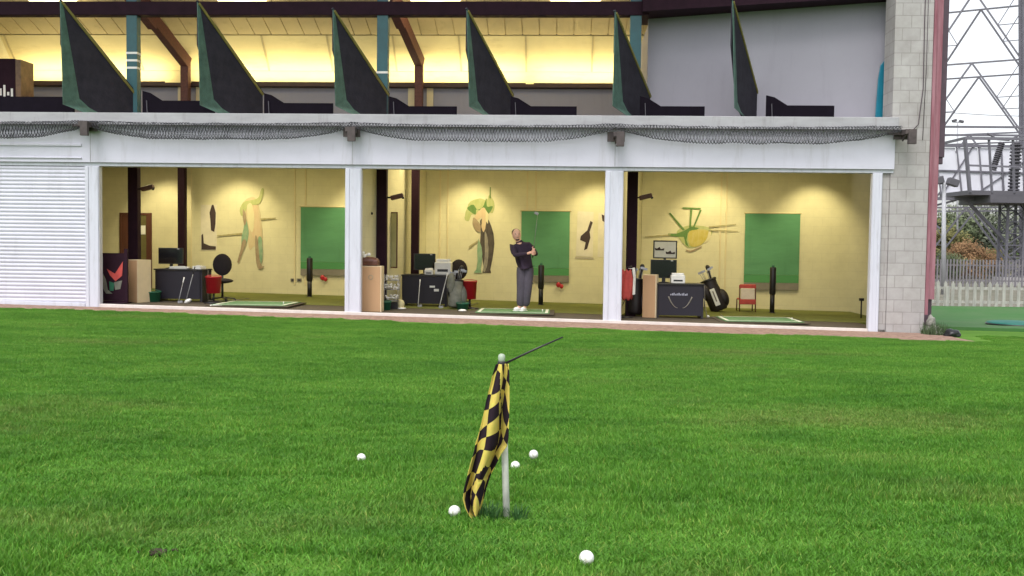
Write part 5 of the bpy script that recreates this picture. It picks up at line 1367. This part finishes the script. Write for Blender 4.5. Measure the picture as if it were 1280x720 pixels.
# cove light strips over the dado rail upstairs
for i, (u0, u1) in enumerate(((-13.2, -9.3), (-8.6, -4.3), (-3.7, 0), (.2, 2.9))):
    t = bthing('cove_light', ['long warm strip light on the rail behind the first sail', 'long warm strip light on the rail between the two rafters', 'warm strip light on the rail behind the third and fourth sails', 'short warm strip light on the rail left of the grey wall'][i], 'strip light', (u0+u1)/2, 5.18, 5.515, 0, 'strip lights on the upper rail')
    w = u1-u0
    b = B(); b.bb(-w/2, w/2, .0, .03, 0, .03); b.build('tray', M['rail'], t)
    lamp(t, 'AREA', 6.2*w, (0, -.05, .06), (R(180-28), 0, 0), shape='RECTANGLE', size=w, size_y=.06, color=(1, .85, .48))
for i, (u, v) in enumerate(((-11, 2.9), (-6.5, 2.9), (-2, 2.9), (1.2, 2.9))):
    t = bthing('pendant_light', ['pendant flood fitting over the first balcony bay', 'pendant flood fitting over the second balcony bay', 'pendant flood fitting over the third balcony bay', 'pendant flood fitting left of the grey wall'][i], 'pendant light', u, v, 7.05, 0, 'pendant lights over the balcony')
    b = B(); b.bb(-.6, .6, -.06, .06, 0, .06); b.build('tray', M['offwhite'], t); b = B(); b.tube([(-.5, 0, .07), (-.5, 0, .25)], .01, 6); b.tube([(.5, 0, .07), (.5, 0, .25)], .01, 6); b.build('rod', M['offwhite'], t)
    b = B(); b.tube([(-.57, 0, -.02), (.57, 0, -.02)], .018, 8); b.build('tube', M['lampglow'], t)
    lamp(t, 'POINT', 24, (0, 0, -.12), (0, 0, 0), shadow_soft_size=.15, color=(1, .85, .48))

# ------------------------------------------------------------------ daylight
w = bpy.data.worlds.new('World'); S.world = w; w.use_nodes = True
nt = w.node_tree; bg = nt.nodes['Background']
sky = nt.nodes.new('ShaderNodeTexSky'); sky.sky_type = 'NISHITA'; sky.sun_disc = False
EL, AZ = R(60), R(205)
sky.sun_elevation = EL; sky.sun_rotation = AZ; sky.dust_density = 3; sky.air_density = 1; sky.ozone_density = 1
hs = nt.nodes.new('ShaderNodeHueSaturation'); hs.inputs['Saturation'].default_value = .2
nt.links.new(sky.outputs[0], hs.inputs['Color']); nt.links.new(hs.outputs[0], bg.inputs['Color'])
bg.inputs['Strength'].default_value = .15
sd = bpy.data.lights.new('sun', 'SUN'); sd.energy = .9; sd.angle = R(30); sd.color = (1, .97, .93)
so = bpy.data.objects.new('sun', sd); C.objects.link(so)
dirv = Vector((math.sin(AZ)*math.cos(EL), math.cos(AZ)*math.cos(EL), math.sin(EL)))
so.rotation_euler = dirv.to_track_quat('Z', 'Y').to_euler()
S.view_settings.view_transform = 'Standard'; S.view_settings.look = 'None'; S.view_settings.exposure = 1.0; S.view_settings.gamma = 1
S.view_settings.use_curve_mapping = False
S.cycles.max_bounces = 6; S.cycles.use_denoising = True
